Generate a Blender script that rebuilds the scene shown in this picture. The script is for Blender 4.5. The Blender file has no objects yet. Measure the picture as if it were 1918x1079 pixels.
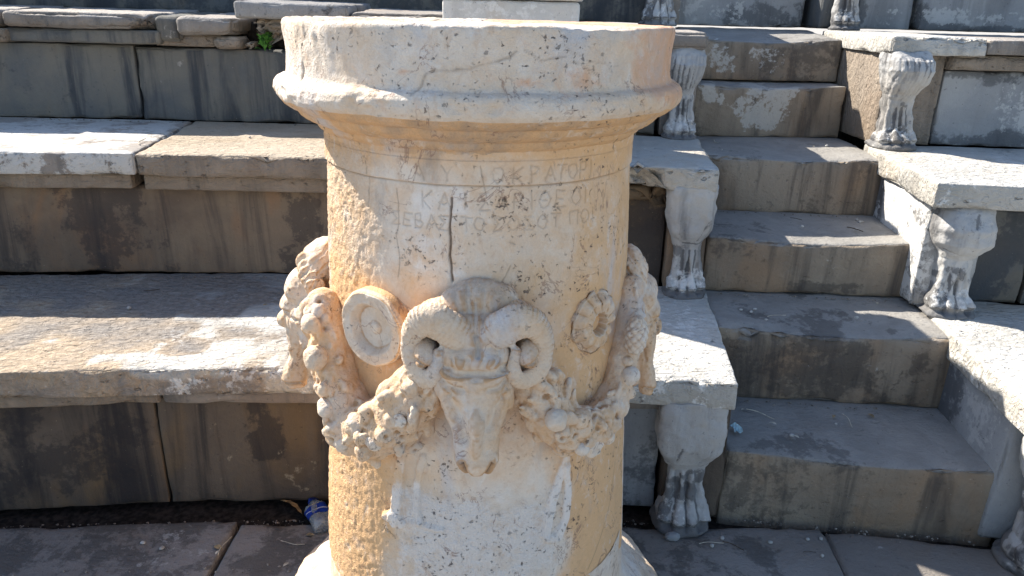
import bpy, bmesh, math, random
import numpy as np
from mathutils import Vector, Matrix

# ------------------------------------------------------------------ camera, world, sun
scene = bpy.context.scene
COL = scene.collection
F_PX, HORIZON, ROLL, EYE = 1400.0, 20.0, 0.024, 1.26
PITCH = math.atan((539.5 - HORIZON) / F_PX)
cam_data = bpy.data.cameras.new('camera')
cam_data.sensor_width = 36.0
cam_data.lens = F_PX / 1918.0 * 36.0
cam_data.clip_start = 0.02
cam_data.clip_end = 800.0
cam = bpy.data.objects.new('camera', cam_data)
COL.objects.link(cam)
_c, _s, _cp, _sp = math.cos(ROLL), math.sin(ROLL), math.cos(PITCH), math.sin(PITCH)
_r0 = Vector((1, 0, 0)); _u0 = Vector((0, _sp, _cp)); _f = Vector((0, _cp, -_sp))
_rt = _c * _r0 + _s * _u0
_up = -_s * _r0 + _c * _u0
M = Matrix((( _rt.x, _up.x, -_f.x, 0), (_rt.y, _up.y, -_f.y, 0), (_rt.z, _up.z, -_f.z, EYE), (0, 0, 0, 1)))
cam.matrix_world = M
scene.camera = cam

SUN_AZ = math.radians(-57.0)      # clockwise from +Y
SUN_EL = math.radians(39.0)
world = bpy.data.worlds.new('World'); scene.world = world; world.use_nodes = True
wn = world.node_tree; wn.nodes.clear()
sky = wn.nodes.new('ShaderNodeTexSky'); sky.sky_type = 'NISHITA'; sky.sun_disc = False
sky.sun_elevation = SUN_EL; sky.sun_rotation = SUN_AZ; sky.air_density = 1.0; sky.dust_density = 0.6; sky.ozone_density = 2.0
bg = wn.nodes.new('ShaderNodeBackground'); bg.inputs[1].default_value = 0.10
wo = wn.nodes.new('ShaderNodeOutputWorld')
wn.links.new(sky.outputs[0], bg.inputs[0]); wn.links.new(bg.outputs[0], wo.inputs[0])
sl = bpy.data.lights.new('sun', 'SUN'); sl.energy = 4.8; sl.angle = math.radians(0.5); sl.color = (1.0, 0.93, 0.82)
sun = bpy.data.objects.new('sun', sl); COL.objects.link(sun)
sd = Vector((math.sin(SUN_AZ) * math.cos(SUN_EL), math.cos(SUN_AZ) * math.cos(SUN_EL), math.sin(SUN_EL)))
sun.rotation_euler = sd.to_track_quat('Z', 'Y').to_euler(); sun.location = sd * 20
scene.view_settings.view_transform = 'Standard'; scene.view_settings.look = 'None'
scene.view_settings.exposure = 1.20; scene.view_settings.gamma = 1.0
scene.view_settings.use_curve_mapping = False

# ------------------------------------------------------------------ numpy noise
def _hash(ix, iy, iz, seed):
    h = (ix.astype(np.uint32) * np.uint32(374761393) + iy.astype(np.uint32) * np.uint32(668265263)
         + iz.astype(np.uint32) * np.uint32(2147483647) + np.uint32((seed * 1442695041) & 0xffffffff))
    h = (h ^ (h >> np.uint32(13))) * np.uint32(1274126177)
    h = (h ^ (h >> np.uint32(15))) * np.uint32(2246822519)
    return ((h ^ (h >> np.uint32(16))).astype(np.float64) / 4294967295.0) * 2 - 1

def vnoise(P, seed=0):
    P = np.asarray(P, float); I = np.floor(P).astype(np.int64); f = P - I
    f = f * f * f * (f * (f * 6 - 15) + 10)
    out = 0
    for dx in (0, 1):
        wx = f[:, 0] if dx else 1 - f[:, 0]
        for dy in (0, 1):
            wy = f[:, 1] if dy else 1 - f[:, 1]
            for dz in (0, 1):
                wz = f[:, 2] if dz else 1 - f[:, 2]
                out = out + wx * wy * wz * _hash(I[:, 0] + dx, I[:, 1] + dy, I[:, 2] + dz, seed)
    return out

def fbm(P, scale=1.0, octs=4, seed=0, gain=0.5):
    P = np.asarray(P, float) * scale; a = 1.0; t = 0; s = 0
    for o in range(octs):
        t = t + a * vnoise(P, seed + o * 17); s += a
        a *= gain; P = P * 2.03 + 11.7
    return t / s

def sstep(a, b, x):
    t = np.clip((x - a) / (b - a), 0, 1); return t * t * (3 - 2 * t)

# ------------------------------------------------------------------ scene helpers
def meta(o, label=None, cat=None, group=None, kind=None):
    if label: o['label'] = label
    if cat: o['category'] = cat
    if group: o['group'] = group
    if kind: o['kind'] = kind
    return o

def thing(name, loc, label, cat, group=None, kind=None):
    o = bpy.data.objects.new(name, None); o.empty_display_size = 0.1
    o.location = loc; COL.objects.link(o)
    return meta(o, label, cat, group, kind)

def mesh_from(name, V, Fc, mat, attrs=None, smooth=True):
    me = bpy.data.meshes.new(name)
    me.from_pydata(V.tolist() if hasattr(V, 'tolist') else V, [], Fc.tolist() if hasattr(Fc, 'tolist') else Fc)
    if attrs:
        for k, a in attrs.items():
            at = me.attributes.new(k, 'FLOAT', 'POINT')
            at.data.foreach_set('value', np.asarray(a, np.float32))
    if smooth: me.polygons.foreach_set('use_smooth', [True] * len(me.polygons))
    if mat: me.materials.append(mat)
    me.update()
    return me

def link(name, me, parent=None, loc=None):
    o = bpy.data.objects.new(name, me); COL.objects.link(o)
    if parent: o.parent = parent
    if loc is not None: o.location = loc
    return o

def root_loc(o):
    while o.parent: o = o.parent
    return np.array(o.location)

def part(name, V, Fc, mat, parent, attrs=None, smooth=True):
    V = np.asarray(V, float)
    if parent: V = V - root_loc(parent)
    return link(name, mesh_from(name, V, Fc, mat, attrs, smooth), parent)

# ------------------------------------------------------------------ materials
def new_mat(name):
    m = bpy.data.materials.new(name); m.use_nodes = True
    nt = m.node_tree; nt.nodes.clear()
    return m, nt

class NB:
    """small helper for building node graphs"""
    def __init__(s, nt):
        s.nt = nt
        s.pos = nt.nodes.new('ShaderNodeNewGeometry')
        s.P = s.pos.outputs['Position']
    def n(s, t, **k):
        x = s.nt.nodes.new(t)
        for a, b in k.items(): setattr(x, a, b)
        return x
    def l(s, a, b): s.nt.links.new(a, b)
    def setv(s, sock, v):
        if hasattr(v, 'links') or isinstance(v, bpy.types.NodeSocket): s.l(v, sock)
        else: sock.default_value = v
    def mapping(s, scale=(1, 1, 1), loc=(0, 0, 0), rot=(0, 0, 0)):
        m = s.n('ShaderNodeMapping'); s.l(s.P, m.inputs[0])
        m.inputs['Location'].default_value = loc; m.inputs['Rotation'].default_value = rot; m.inputs['Scale'].default_value = scale
        return m.outputs[0]
    def noise(s, scale, detail=4, rough=0.6, vec=None, dist=0.0):
        t = s.n('ShaderNodeTexNoise'); s.l(vec if vec is not None else s.P, t.inputs['Vector'])
        t.inputs['Scale'].default_value = scale; t.inputs['Detail'].default_value = detail
        t.inputs['Roughness'].default_value = rough; t.inputs['Distortion'].default_value = dist
        return t.outputs['Fac']
    def voro(s, scale, vec=None, feature='F1'):
        t = s.n('ShaderNodeTexVoronoi', feature=feature); s.l(vec if vec is not None else s.P, t.inputs['Vector'])
        t.inputs['Scale'].default_value = scale
        return t.outputs['Distance']
    def m(s, op, a, b=0.0, c=None, clamp=False):
        t = s.n('ShaderNodeMath', operation=op, use_clamp=clamp)
        s.setv(t.inputs[0], a); s.setv(t.inputs[1], b)
        if c is not None: s.setv(t.inputs[2], c)
        return t.outputs[0]
    def ss(s, x, a, b, lo=0.0, hi=1.0):
        t = s.n('ShaderNodeMapRange', interpolation_type='SMOOTHSTEP')
        s.l(x, t.inputs[0]); t.inputs[1].default_value = a; t.inputs[2].default_value = b
        t.inputs[3].default_value = lo; t.inputs[4].default_value = hi
        return t.outputs[0]
    def mix(s, f, a, b, mode='MIX'):
        t = s.n('ShaderNodeMix', data_type='RGBA', blend_type=mode)
        s.setv(t.inputs[0], f)
        for i, v in ((6, a), (7, b)):
            if isinstance(v, tuple): t.inputs[i].default_value = (*v[:3], 1)
            else: s.l(v, t.inputs[i])
        return t.outputs[2]
    def attr(s, name):
        t = s.n('ShaderNodeAttribute', attribute_name=name); return t.outputs['Fac']
    def finish(s, col, rough=0.85, height=None, dist=0.004, strength=1.0, spec=0.25):
        b = s.n('ShaderNodeBsdfPrincipled'); o = s.n('ShaderNodeOutputMaterial')
        s.setv(b.inputs['Base Color'], col if not isinstance(col, tuple) else (*col, 1))
        s.setv(b.inputs['Roughness'], rough); b.inputs['Specular IOR Level'].default_value = spec
        if height is not None:
            bp = s.n('ShaderNodeBump'); bp.inputs['Strength'].default_value = strength; bp.inputs['Distance'].default_value = dist
            s.l(height, bp.inputs['Height']); s.l(bp.outputs[0], b.inputs['Normal'])
        s.l(b.outputs[0], o.inputs[0])
        return b

def stone(name, base, alt, dark, light, streak=0.0, darkamt=0.5, lightamt=0.3, grain=0.35, chisel=0.0, warm=(0.30, 0.17, 0.08), warmamt=0.25, bump=1.0, face=None, top=None, dgain=.32, lgain=.30):
    """weathered limestone or marble: two base tones, black crust, pale lichen, rain streaks, specks"""
    m, nt = new_mat(name); b = NB(nt)
    big = b.noise(2.3, 5, 0.6, dist=0.4)
    mid = b.noise(9.0, 6, 0.65, dist=0.3)
    fine = b.noise(60.0, 5, 0.7)
    gr = b.noise(260.0, 3, 0.7)
    col = b.mix(b.ss(big, 0.35, 0.65), base, alt)
    wv = b.noise(3.6, 4, 0.6, vec=b.mapping((1, 1, 0.6), (4.1, 2.2, 9.3)), dist=0.8)
    col = b.mix(b.m('MULTIPLY', b.ss(wv, 0.5, 0.72), warmamt), col, warm)
    tn = b.ss(b.m('ADD', b.attr('tan'), b.m('MULTIPLY', b.m('SUBTRACT', mid, 0.5), 0.9)), 0.25, 0.75)
    col = b.mix(tn, col, b.mix(b.ss(fine, 0.3, 0.7), (0.37, 0.285, 0.20), (0.47, 0.375, 0.275)))
    sep0 = b.n('ShaderNodeSeparateXYZ'); b.l(b.pos.outputs['True Normal'], sep0.inputs[0])
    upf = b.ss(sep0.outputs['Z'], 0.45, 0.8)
    if top is not None:      # tread tops greyed: blue sky shade put into the colour
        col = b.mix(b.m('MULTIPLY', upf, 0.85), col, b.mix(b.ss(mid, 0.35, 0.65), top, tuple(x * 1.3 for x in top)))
    if face is not None:     # upright faces: dark crust, plus shade put into the colour
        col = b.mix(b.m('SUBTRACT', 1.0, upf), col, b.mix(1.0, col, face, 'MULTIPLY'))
    # rain streaks run down the faces only
    sv = b.noise(9.0, 5, 0.65, vec=b.mapping((1.0, 1.0, 0.10), (1.3, 7.2, 0.4)), dist=0.5)
    sep = b.n('ShaderNodeSeparateXYZ'); b.l(b.pos.outputs['Normal'], sep.inputs[0])
    vert = b.ss(b.m('ABSOLUTE', sep.outputs['Z']), 0.75, 0.35)
    col = b.mix(b.m('MULTIPLY', b.m('MULTIPLY', b.ss(sv, 0.47, 0.66), vert), streak), col, dark)
    sv2 = b.noise(13.0, 4, 0.6, vec=b.mapping((1.0, 1.0, 0.08), (8.3, 1.2, 3.4)))
    col = b.mix(b.m('MULTIPLY', b.m('MULTIPLY', b.ss(sv2, 0.56, 0.74), vert), streak * 0.5), col, alt)
    # black crust and pale patches, partly steered by painted marks
    dk = b.m('ADD', b.m('ADD', mid, b.m('MULTIPLY', b.m('SUBTRACT', fine, 0.5), 0.55)), b.m('MULTIPLY', b.attr('dark'), dgain))
    col = b.mix(b.m('MULTIPLY', b.ss(dk, 0.66 - 0.14 * darkamt, 0.80 - 0.14 * darkamt), b.m('ADD', min(1, 0.35 + darkamt * 0.5), b.m('MULTIPLY', b.attr('dark'), 0.15), clamp=True)), col, dark)
    lt_n = b.noise(11.0, 7, 0.7, vec=b.mapping((1, 1, 1), (31, 5, 2)), dist=0.5)
    lt = b.m('ADD', b.m('ADD', lt_n, b.m('MULTIPLY', b.m('SUBTRACT', fine, 0.5), 0.7)), b.m('MULTIPLY', b.attr('light'), lgain))
    col = b.mix(b.m('MULTIPLY', b.ss(lt, 0.74 - 0.12 * lightamt, 0.86 - 0.12 * lightamt), 0.75), col, light)
    gt = b.m('MULTIPLY', b.m('ADD', 0.65, b.m('MULTIPLY', mid, 0.5)), b.attr('shade_grey'), clamp=True)
    col = b.mix(gt, col, b.mix(b.ss(fine, 0.4, 0.6), (0.17, 0.165, 0.165), (0.235, 0.225, 0.22)))  # soft grey of the shaded seat back, shade put into the colour
    # specks
    sp = b.ss(b.noise(95.0, 3, 0.6, vec=b.mapping((1, 1, 1), (3, 9, 1))), 0.66, 0.74)
    col = b.mix(b.m('MULTIPLY', sp, 0.55), col, dark)
    sp2 = b.ss(b.noise(120.0, 3, 0.6, vec=b.mapping((1, 1, 1), (13, 2, 7))), 0.70, 0.77)
    col = b.mix(b.m('MULTIPLY', sp2, 0.5), col, light)
    v = b.m('ADD', 1.0 - grain * 0.5, b.m('MULTIPLY', b.m('ADD', b.m('MULTIPLY', gr, 0.5), b.m('MULTIPLY', fine, 0.5)), grain))
    vr = b.n('ShaderNodeCombineColor'); [b.l(v, vr.inputs[i]) for i in range(3)]
    col = b.mix(1.0, col, vr.outputs[0], 'MULTIPLY')
    h = b.m('ADD', b.m('MULTIPLY', mid, 1.2), b.m('ADD', b.m('MULTIPLY', fine, 0.9), b.m('MULTIPLY', gr, 0.25)))
    if chisel > 0:
        cz = b.noise(38.0, 4, 0.6, vec=b.mapping((0.75, 1.5, 1.0), (2, 2, 2), (0, 0, 0.5)), dist=0.6)
        h = b.m('ADD', h, b.m('MULTIPLY', cz, 4.5 * chisel))
        pit = b.ss(b.noise(48.0, 3, 0.6, vec=b.mapping((0.7, 1.6, 1.0), (12, 2, 2), (0, 0, 0.3))), 0.36, 0.26)
        h = b.m('SUBTRACT', h, b.m('MULTIPLY', pit, 2.6 * chisel))
        col = b.mix(b.m('MULTIPLY', pit, 0.35 * chisel), col, dark)
    b.finish(col, 0.82, h, 0.0045 * bump, 1.0)
    return m

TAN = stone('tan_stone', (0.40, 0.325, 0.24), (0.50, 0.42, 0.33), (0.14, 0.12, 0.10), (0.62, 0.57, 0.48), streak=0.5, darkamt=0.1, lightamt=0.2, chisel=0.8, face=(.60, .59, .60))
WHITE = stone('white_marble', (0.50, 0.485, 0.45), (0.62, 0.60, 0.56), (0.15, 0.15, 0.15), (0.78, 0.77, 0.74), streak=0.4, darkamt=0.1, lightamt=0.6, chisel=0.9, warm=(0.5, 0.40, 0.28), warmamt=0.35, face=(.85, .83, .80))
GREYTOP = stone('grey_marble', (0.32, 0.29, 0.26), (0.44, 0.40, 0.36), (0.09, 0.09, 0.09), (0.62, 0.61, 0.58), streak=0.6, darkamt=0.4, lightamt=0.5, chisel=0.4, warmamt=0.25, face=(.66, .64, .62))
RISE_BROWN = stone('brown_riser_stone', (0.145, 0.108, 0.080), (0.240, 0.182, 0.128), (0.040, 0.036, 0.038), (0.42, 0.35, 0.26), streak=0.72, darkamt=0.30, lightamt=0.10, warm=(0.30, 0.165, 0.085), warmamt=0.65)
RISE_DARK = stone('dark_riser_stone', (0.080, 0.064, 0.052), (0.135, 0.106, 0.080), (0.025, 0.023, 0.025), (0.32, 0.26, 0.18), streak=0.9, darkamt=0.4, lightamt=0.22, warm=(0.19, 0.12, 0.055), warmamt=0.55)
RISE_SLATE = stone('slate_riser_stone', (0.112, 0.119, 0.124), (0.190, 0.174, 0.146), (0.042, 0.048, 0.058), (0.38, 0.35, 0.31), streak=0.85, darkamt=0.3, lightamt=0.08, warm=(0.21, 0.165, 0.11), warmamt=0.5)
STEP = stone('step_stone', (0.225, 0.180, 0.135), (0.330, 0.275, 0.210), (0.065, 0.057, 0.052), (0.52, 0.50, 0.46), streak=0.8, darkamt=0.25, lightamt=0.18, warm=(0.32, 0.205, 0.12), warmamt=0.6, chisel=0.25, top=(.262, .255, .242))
MARBLE = stone('pale_marble', (0.60, 0.585, 0.55), (0.70, 0.685, 0.65), (0.14, 0.13, 0.13), (0.78, 0.77, 0.74), streak=0.2, darkamt=0.1, lightamt=0.5, warm=(0.55, 0.44, 0.30), warmamt=0.3)
BLUEGREY = stone('blue_grey_marble', (0.28, 0.29, 0.30), (0.38, 0.385, 0.385), (0.045, 0.048, 0.055), (0.50, 0.50, 0.49), streak=0.35, darkamt=0.3, lightamt=0.4, warmamt=0.15, warm=(.28, .24, .19))
LEG = stone('lion_leg_marble', (0.38, 0.375, 0.37), (0.51, 0.50, 0.48), (0.040, 0.040, 0.045), (0.70, 0.69, 0.67), streak=0.75, darkamt=0.42, lightamt=0.35, warm=(0.42, 0.35, 0.26), warmamt=0.4, dgain=.50, lgain=.45)
PAVE = stone('paving_stone', (0.21, 0.19, 0.172), (0.285, 0.262, 0.242), (0.065, 0.061, 0.058), (0.45, 0.435, 0.41), streak=0.0, darkamt=0.35, lightamt=0.35, warm=(0.22, 0.165, 0.12), warmamt=0.4, chisel=0.2)
ROUGH = stone('rough_grey_limestone', (0.26, 0.255, 0.25), (0.34, 0.33, 0.32), (0.025, 0.025, 0.025), (0.62, 0.61, 0.58), streak=0.1, darkamt=0.7, lightamt=0.8, grain=0.8, warmamt=0.1, bump=1.6, dgain=.5)

def altar_mat():
    m, nt = new_mat('altar_marble'); b = NB(nt)
    big = b.noise(4.0, 5, 0.6, dist=0.5); mid = b.noise(17.0, 6, 0.65, dist=0.4); fine = b.noise(75.0, 5, 0.7); gr = b.noise(300.0, 3, 0.7)
    cream = (0.70, 0.545, 0.395); pale = (0.74, 0.655, 0.56)
    col = b.mix(b.ss(big, 0.36, 0.64), cream, pale)
    o = b.m('ADD', b.m('MULTIPLY', b.m('SUBTRACT', mid, 0.5), 1.2), b.attr('ochre'))
    ost = b.ss(o, 0.22, 1.0)
    col = b.mix(b.m('MULTIPLY', ost, 0.85), col, (0.71, 0.42, 0.19))
    cool = b.ss(b.noise(8.0, 5, 0.6, vec=b.mapping((1, 1, 0.6), (5, 15, 2)), dist=0.4), 0.56, 0.72)
    col = b.mix(b.m('MULTIPLY', cool, 0.75), col, (0.58, 0.57, 0.58))
    w = b.m('ADD', b.m('MULTIPLY', b.m('SUBTRACT', b.noise(30.0, 6, 0.7), 0.5), 1.6), b.attr('white'))
    col = b.mix(b.m('MULTIPLY', b.ss(w, 0.3, 0.8), 0.85), col, (0.80, 0.75, 0.70))
    s = b.m('ADD', b.m('MULTIPLY', b.m('SUBTRACT', b.noise(26.0, 6, 0.7, vec=b.mapping((1, 1, 0.35))), 0.5), 1.6), b.attr('soot'))
    col = b.mix(b.m('MULTIPLY', b.ss(s, 0.25, 0.9), 0.65), col, (0.30, 0.26, 0.23))
    r = b.m('ADD', b.m('MULTIPLY', b.m('SUBTRACT', b.noise(24.0, 6, 0.7, vec=b.mapping((1, 1, 1), (7, 1, 1)), dist=0.6), 0.5), 1.8), b.attr('rust'))
    col = b.mix(b.m('MULTIPLY', b.ss(r, 0.3, 0.9), 0.8), col, (0.68, 0.38, 0.22))
    # lichen specks: black clusters, thin veins
    msk = b.ss(b.noise(6.0, 4, 0.6, vec=b.mapping((1, 1, 1), (2, 6, 9))), 0.44, 0.60)
    sp = b.ss(b.m('ADD', b.noise(120.0, 4, 0.65, vec=b.mapping((1, 1, 1), (3, 9, 1)), dist=0.4), b.m('MULTIPLY', mid, 0.25)), 0.74, 0.80)
    col = b.mix(b.m('MULTIPLY', b.m('MULTIPLY', sp, b.m('ADD', 0.06, msk)), 0.8), col, (0.10, 0.085, 0.08))
    vn = b.m('ABSOLUTE', b.m('SUBTRACT', b.noise(10.0, 6, 0.62, vec=b.mapping((1, 1, 0.8), (1, 4, 6)), dist=0.9), 0.5))
    vm = b.m('MULTIPLY', b.ss(vn, 0.012, 0.002), b.ss(b.noise(14.0, 3, 0.6, vec=b.mapping((1, 1, 1), (9, 9, 9))), 0.48, 0.60))
    col = b.mix(b.m('MULTIPLY', vm, 0.6), col, (0.24, 0.13, 0.10))
    # dirt lodged in carved lines and hollows
    col = b.mix(b.m('MULTIPLY', b.attr('groove'), 0.85, clamp=True), col, (0.13, 0.08, 0.05))
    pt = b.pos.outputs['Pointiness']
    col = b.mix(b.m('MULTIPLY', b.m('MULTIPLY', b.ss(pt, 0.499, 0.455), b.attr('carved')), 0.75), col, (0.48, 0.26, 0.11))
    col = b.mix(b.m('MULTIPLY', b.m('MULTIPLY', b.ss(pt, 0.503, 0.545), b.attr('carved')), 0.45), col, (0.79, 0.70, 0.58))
    v = b.m('ADD', 0.84, b.m('MULTIPLY', b.m('ADD', b.m('MULTIPLY', gr, 0.5), b.m('MULTIPLY', fine, 0.5)), 0.32))
    vr = b.n('ShaderNodeCombineColor'); [b.l(v, vr.inputs[i]) for i in range(3)]
    col = b.mix(1.0, col, vr.outputs[0], 'MULTIPLY')
    rg = b.attr('rough')
    mot = b.noise(42.0, 6, 0.75, vec=b.mapping((1, 1, 0.7), (4, 8, 1)), dist=0.5)
    col = b.mix(b.m('MULTIPLY', b.ss(mot, 0.52, 0.70), 0.45), col, (0.56, 0.37, 0.23))
    col = b.mix(b.m('MULTIPLY', b.ss(mot, 0.46, 0.30), 0.40), col, (0.80, 0.76, 0.70))
    cl = b.ss(b.noise(5.5, 6, 0.65, vec=b.mapping((1, 1, 0.8), (25, 3, 8)), dist=0.7), 0.55, 0.68)
    col = b.mix(b.m('MULTIPLY', cl, 0.42), col, (0.50, 0.47, 0.44))
    h = b.m('ADD', b.m('MULTIPLY', mid, 0.8), b.m('ADD', b.m('MULTIPLY', fine, b.m('ADD', 0.28, b.m('MULTIPLY', rg, 1.6))), b.m('MULTIPLY', gr, b.m('ADD', 0.15, b.m('MULTIPLY', rg, 0.35)))))
    h = b.m('SUBTRACT', h, b.m('MULTIPLY', b.m('MULTIPLY', sp, b.m('ADD', 0.06, msk)), 0.6))
    b.finish(col, 0.72, h, 0.0035, 1.0, spec=0.3)
    return m
ALTAR = altar_mat()

def plain(name, col, rough=0.7, var=0.25, scale=30, alpha=None, trans=0.0):
    m, nt = new_mat(name); b = NB(nt)
    f = b.noise(scale, 4, 0.6)
    c = b.mix(b.m('MULTIPLY', b.ss(f, 0.35, 0.65), 1.0), tuple(x * (1 - var) for x in col), tuple(min(1, x * (1 + var)) for x in col))
    p = b.finish(c, rough, f, 0.002, 0.6)
    p.inputs['Transmission Weight'].default_value = trans
    return m
SOIL = plain('dark_soil', (0.028, 0.022, 0.018), 0.95, 0.6, 60)

# ------------------------------------------------------------------ stone block builder
def axis_lines(L, r, res):
    ins = max(1, int(math.ceil((L - 2 * r) / res)))
    e = 0.010
    if L > 4 * r + 3 * e:
        ins = max(1, int(math.ceil((L - 2 * r - 2 * e) / res)))
        a = [0, r * 0.4, r, r + e] + [r + e + (L - 2 * r - 2 * e) * i / ins for i in range(1, ins)] + [L - r - e, L - r, L - r * 0.4, L]
    else:
        a = [0, r * 0.4, r] + [r + (L - 2 * r) * i / ins for i in range(1, ins)] + [L - r, L - r * 0.4, L]
    return np.array(a)

def box_lattice(Ls, r, res):
    ax = [axis_lines(L, r, res) for L in Ls]
    nx, ny, nz = [len(a) for a in ax]
    idx = -np.ones((nx, ny, nz), int)
    surf = np.zeros((nx, ny, nz), bool)
    surf[0] = surf[-1] = True; surf[:, 0] = surf[:, -1] = True; surf[:, :, 0] = surf[:, :, -1] = True
    ii = np.argwhere(surf); idx[surf] = np.arange(len(ii))
    P = np.stack([ax[0][ii[:, 0]], ax[1][ii[:, 1]], ax[2][ii[:, 2]]], 1)
    fs = []
    def grid(A, flip):
        q = np.stack([A[:-1, :-1], A[1:, :-1], A[1:, 1:], A[:-1, 1:]], -1).reshape(-1, 4)
        fs.append(q[:, ::-1] if flip else q)
    grid(idx[0], True); grid(idx[-1], False)
    grid(idx[:, 0], False); grid(idx[:, -1], True)
    grid(idx[:, :, 0], True); grid(idx[:, :, -1], False)
    return P, np.concatenate(fs)

def block(name, fl, fr, br, bl, z0, z1, mat, parent, r=0.004, res=0.022, amp=0.002, chip=0.010, seed=0, paint=None, dips=None, ztop=None, hollow=0.0, nchip=0, bow=0.0):
    """stone with plan corners front-left, front-right, back-right, back-left; z1 may be a 4-tuple of corner heights"""
    rng = random.Random(seed * 7 + 3)
    pl = np.array([fl, fr, br, bl], float)
    Lx = (np.linalg.norm(pl[1] - pl[0]) + np.linalg.norm(pl[2] - pl[3])) / 2
    Ly = (np.linalg.norm(pl[3] - pl[0]) + np.linalg.norm(pl[2] - pl[1])) / 2
    zt = np.array(z1 if isinstance(z1, (tuple, list)) else [z1] * 4, float)
    Lz = zt.mean() - z0
    r = min(r, Lx / 3, Ly / 3, Lz / 3)
    P, Fc = box_lattice((Lx, Ly, Lz), r, res)
    Ls = np.array([Lx, Ly, Lz])
    q = np.clip(P, r, Ls - r); d = P - q; n = np.linalg.norm(d, axis=1, keepdims=True); nn = d / np.maximum(n, 1e-9)
    p2 = q + nn * r
    dist = np.sort(np.minimum(P, Ls - P), axis=1)          # distance to nearest faces
    edge = np.clip(1 - dist[:, 1] / 0.018, 0, 1)
    def mapto(p):
        u, v, w = (p / Ls).T
        c = [(1 - u) * (1 - v), u * (1 - v), u * v, (1 - u) * v]
        xy = sum(ci[:, None] * pl[i] for i, ci in enumerate(c))
        ztop = sum(ci * zt[i] for i, ci in enumerate(c))
        return np.column_stack([xy, z0 + w * (ztop - z0)])
    W = mapto(p2)
    # outward direction in world
    e = mapto(p2 + nn * 1e-3) - W; e /= np.maximum(np.linalg.norm(e, axis=1, keepdims=True), 1e-9)
    disp = fbm(W, 5.0, 2, seed + 1) * amp * 0.9 + fbm(W, 35.0, 2, seed + 5) * amp * 0.6
    ch = np.clip(fbm(W, 14.0, 4, seed + 9) - 0.02, 0, 1) * 2.2
    big = np.clip(fbm(W, 5.0, 4, seed + 21) - 0.22, 0, 1) * 2.6
    disp = disp - edge * chip * (ch * 0.8 + big * 1.0) - edge * chip * 0.12
    if nchip:
        dips = list(dips or []); ps = [pl[0], pl[1]]
        for _ in range(nchip):
            q = rng.uniform(.02, .98); xy = pl[0] + (pl[1] - pl[0]) * q; dips.append((xy[0], xy[1], zt[0] + rng.uniform(-.004, .002), rng.uniform(.012, .034), rng.uniform(.004, .012)))
    if dips:                                              # chipped-away corners: (x, y, z, radius, depth)
        for (x, y, z, rad, dep) in dips:
            dd = np.linalg.norm(W - np.array([x, y, z]), axis=1) + fbm(W, 22, 3, seed + 2) * rad * 0.5
            disp = disp - dep * sstep(rad, rad * 0.4, dd)
    W = W + e * disp[:, None]
    if bow:
        W[:, 1] += bow * np.sin(np.pi * P[:, 0] / Ls[0])
    if hollow:
        uu = P[:, 0] / Ls[0]; vv = P[:, 1] / Ls[1]; ww = P[:, 2] / Ls[2]
        W[:, 2] -= hollow * np.sin(np.pi * uu) ** 1.5 * np.clip(1.15 - vv * 1.6, 0, 1) * sstep(.6, 1, ww)
    Lg = np.zeros(len(W)); Dk = np.zeros(len(W)); Sg = np.zeros(len(W)); Tn = np.zeros(len(W))
    if paint:
        wbl = fbm(W, 11, 3, seed + 77) * 1.1
        for (kind, x, y, z, rx, rz, a) in paint:
            dd = wbl + np.sqrt(((W[:, 0] - x) / rx) ** 2 + ((W[:, 1] - y) / max(rx, rz)) ** 2 + ((W[:, 2] - z) / rz) ** 2)
            v = a * sstep(1.25, 0.55, dd)
            if kind == 'G': Sg = np.maximum(Sg, a * sstep(1.45, 0.35, dd))
            elif kind == 'B': Tn = np.maximum(Tn, a * sstep(1.45, 0.45, dd))
            elif kind == 'L': Lg = np.maximum(Lg, v)
            else: Dk = np.maximum(Dk, v)
    return part(name, W, Fc, mat, parent, {'light': Lg, 'dark': Dk, 'shade_grey': Sg, 'tan': Tn})

def lerp(a, b, t): return (a[0] + (b[0] - a[0]) * t, a[1] + (b[1] - a[1]) * t)
def shift(p, dx, dy): return (p[0] + dx, p[1] + dy)

# ------------------------------------------------------------------ blob sculpting (closed shells, voxel-fused)
_ico = {}
def ico(sub=3):
    if sub not in _ico:
        bm = bmesh.new(); bmesh.ops.create_icosphere(bm, subdivisions=sub, radius=1.0)
        V = np.array([v.co[:] for v in bm.verts]); Fc = np.array([[v.index for v in f.verts] for f in bm.faces]); bm.free()
        _ico[sub] = (V, Fc)
    return _ico[sub]

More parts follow.
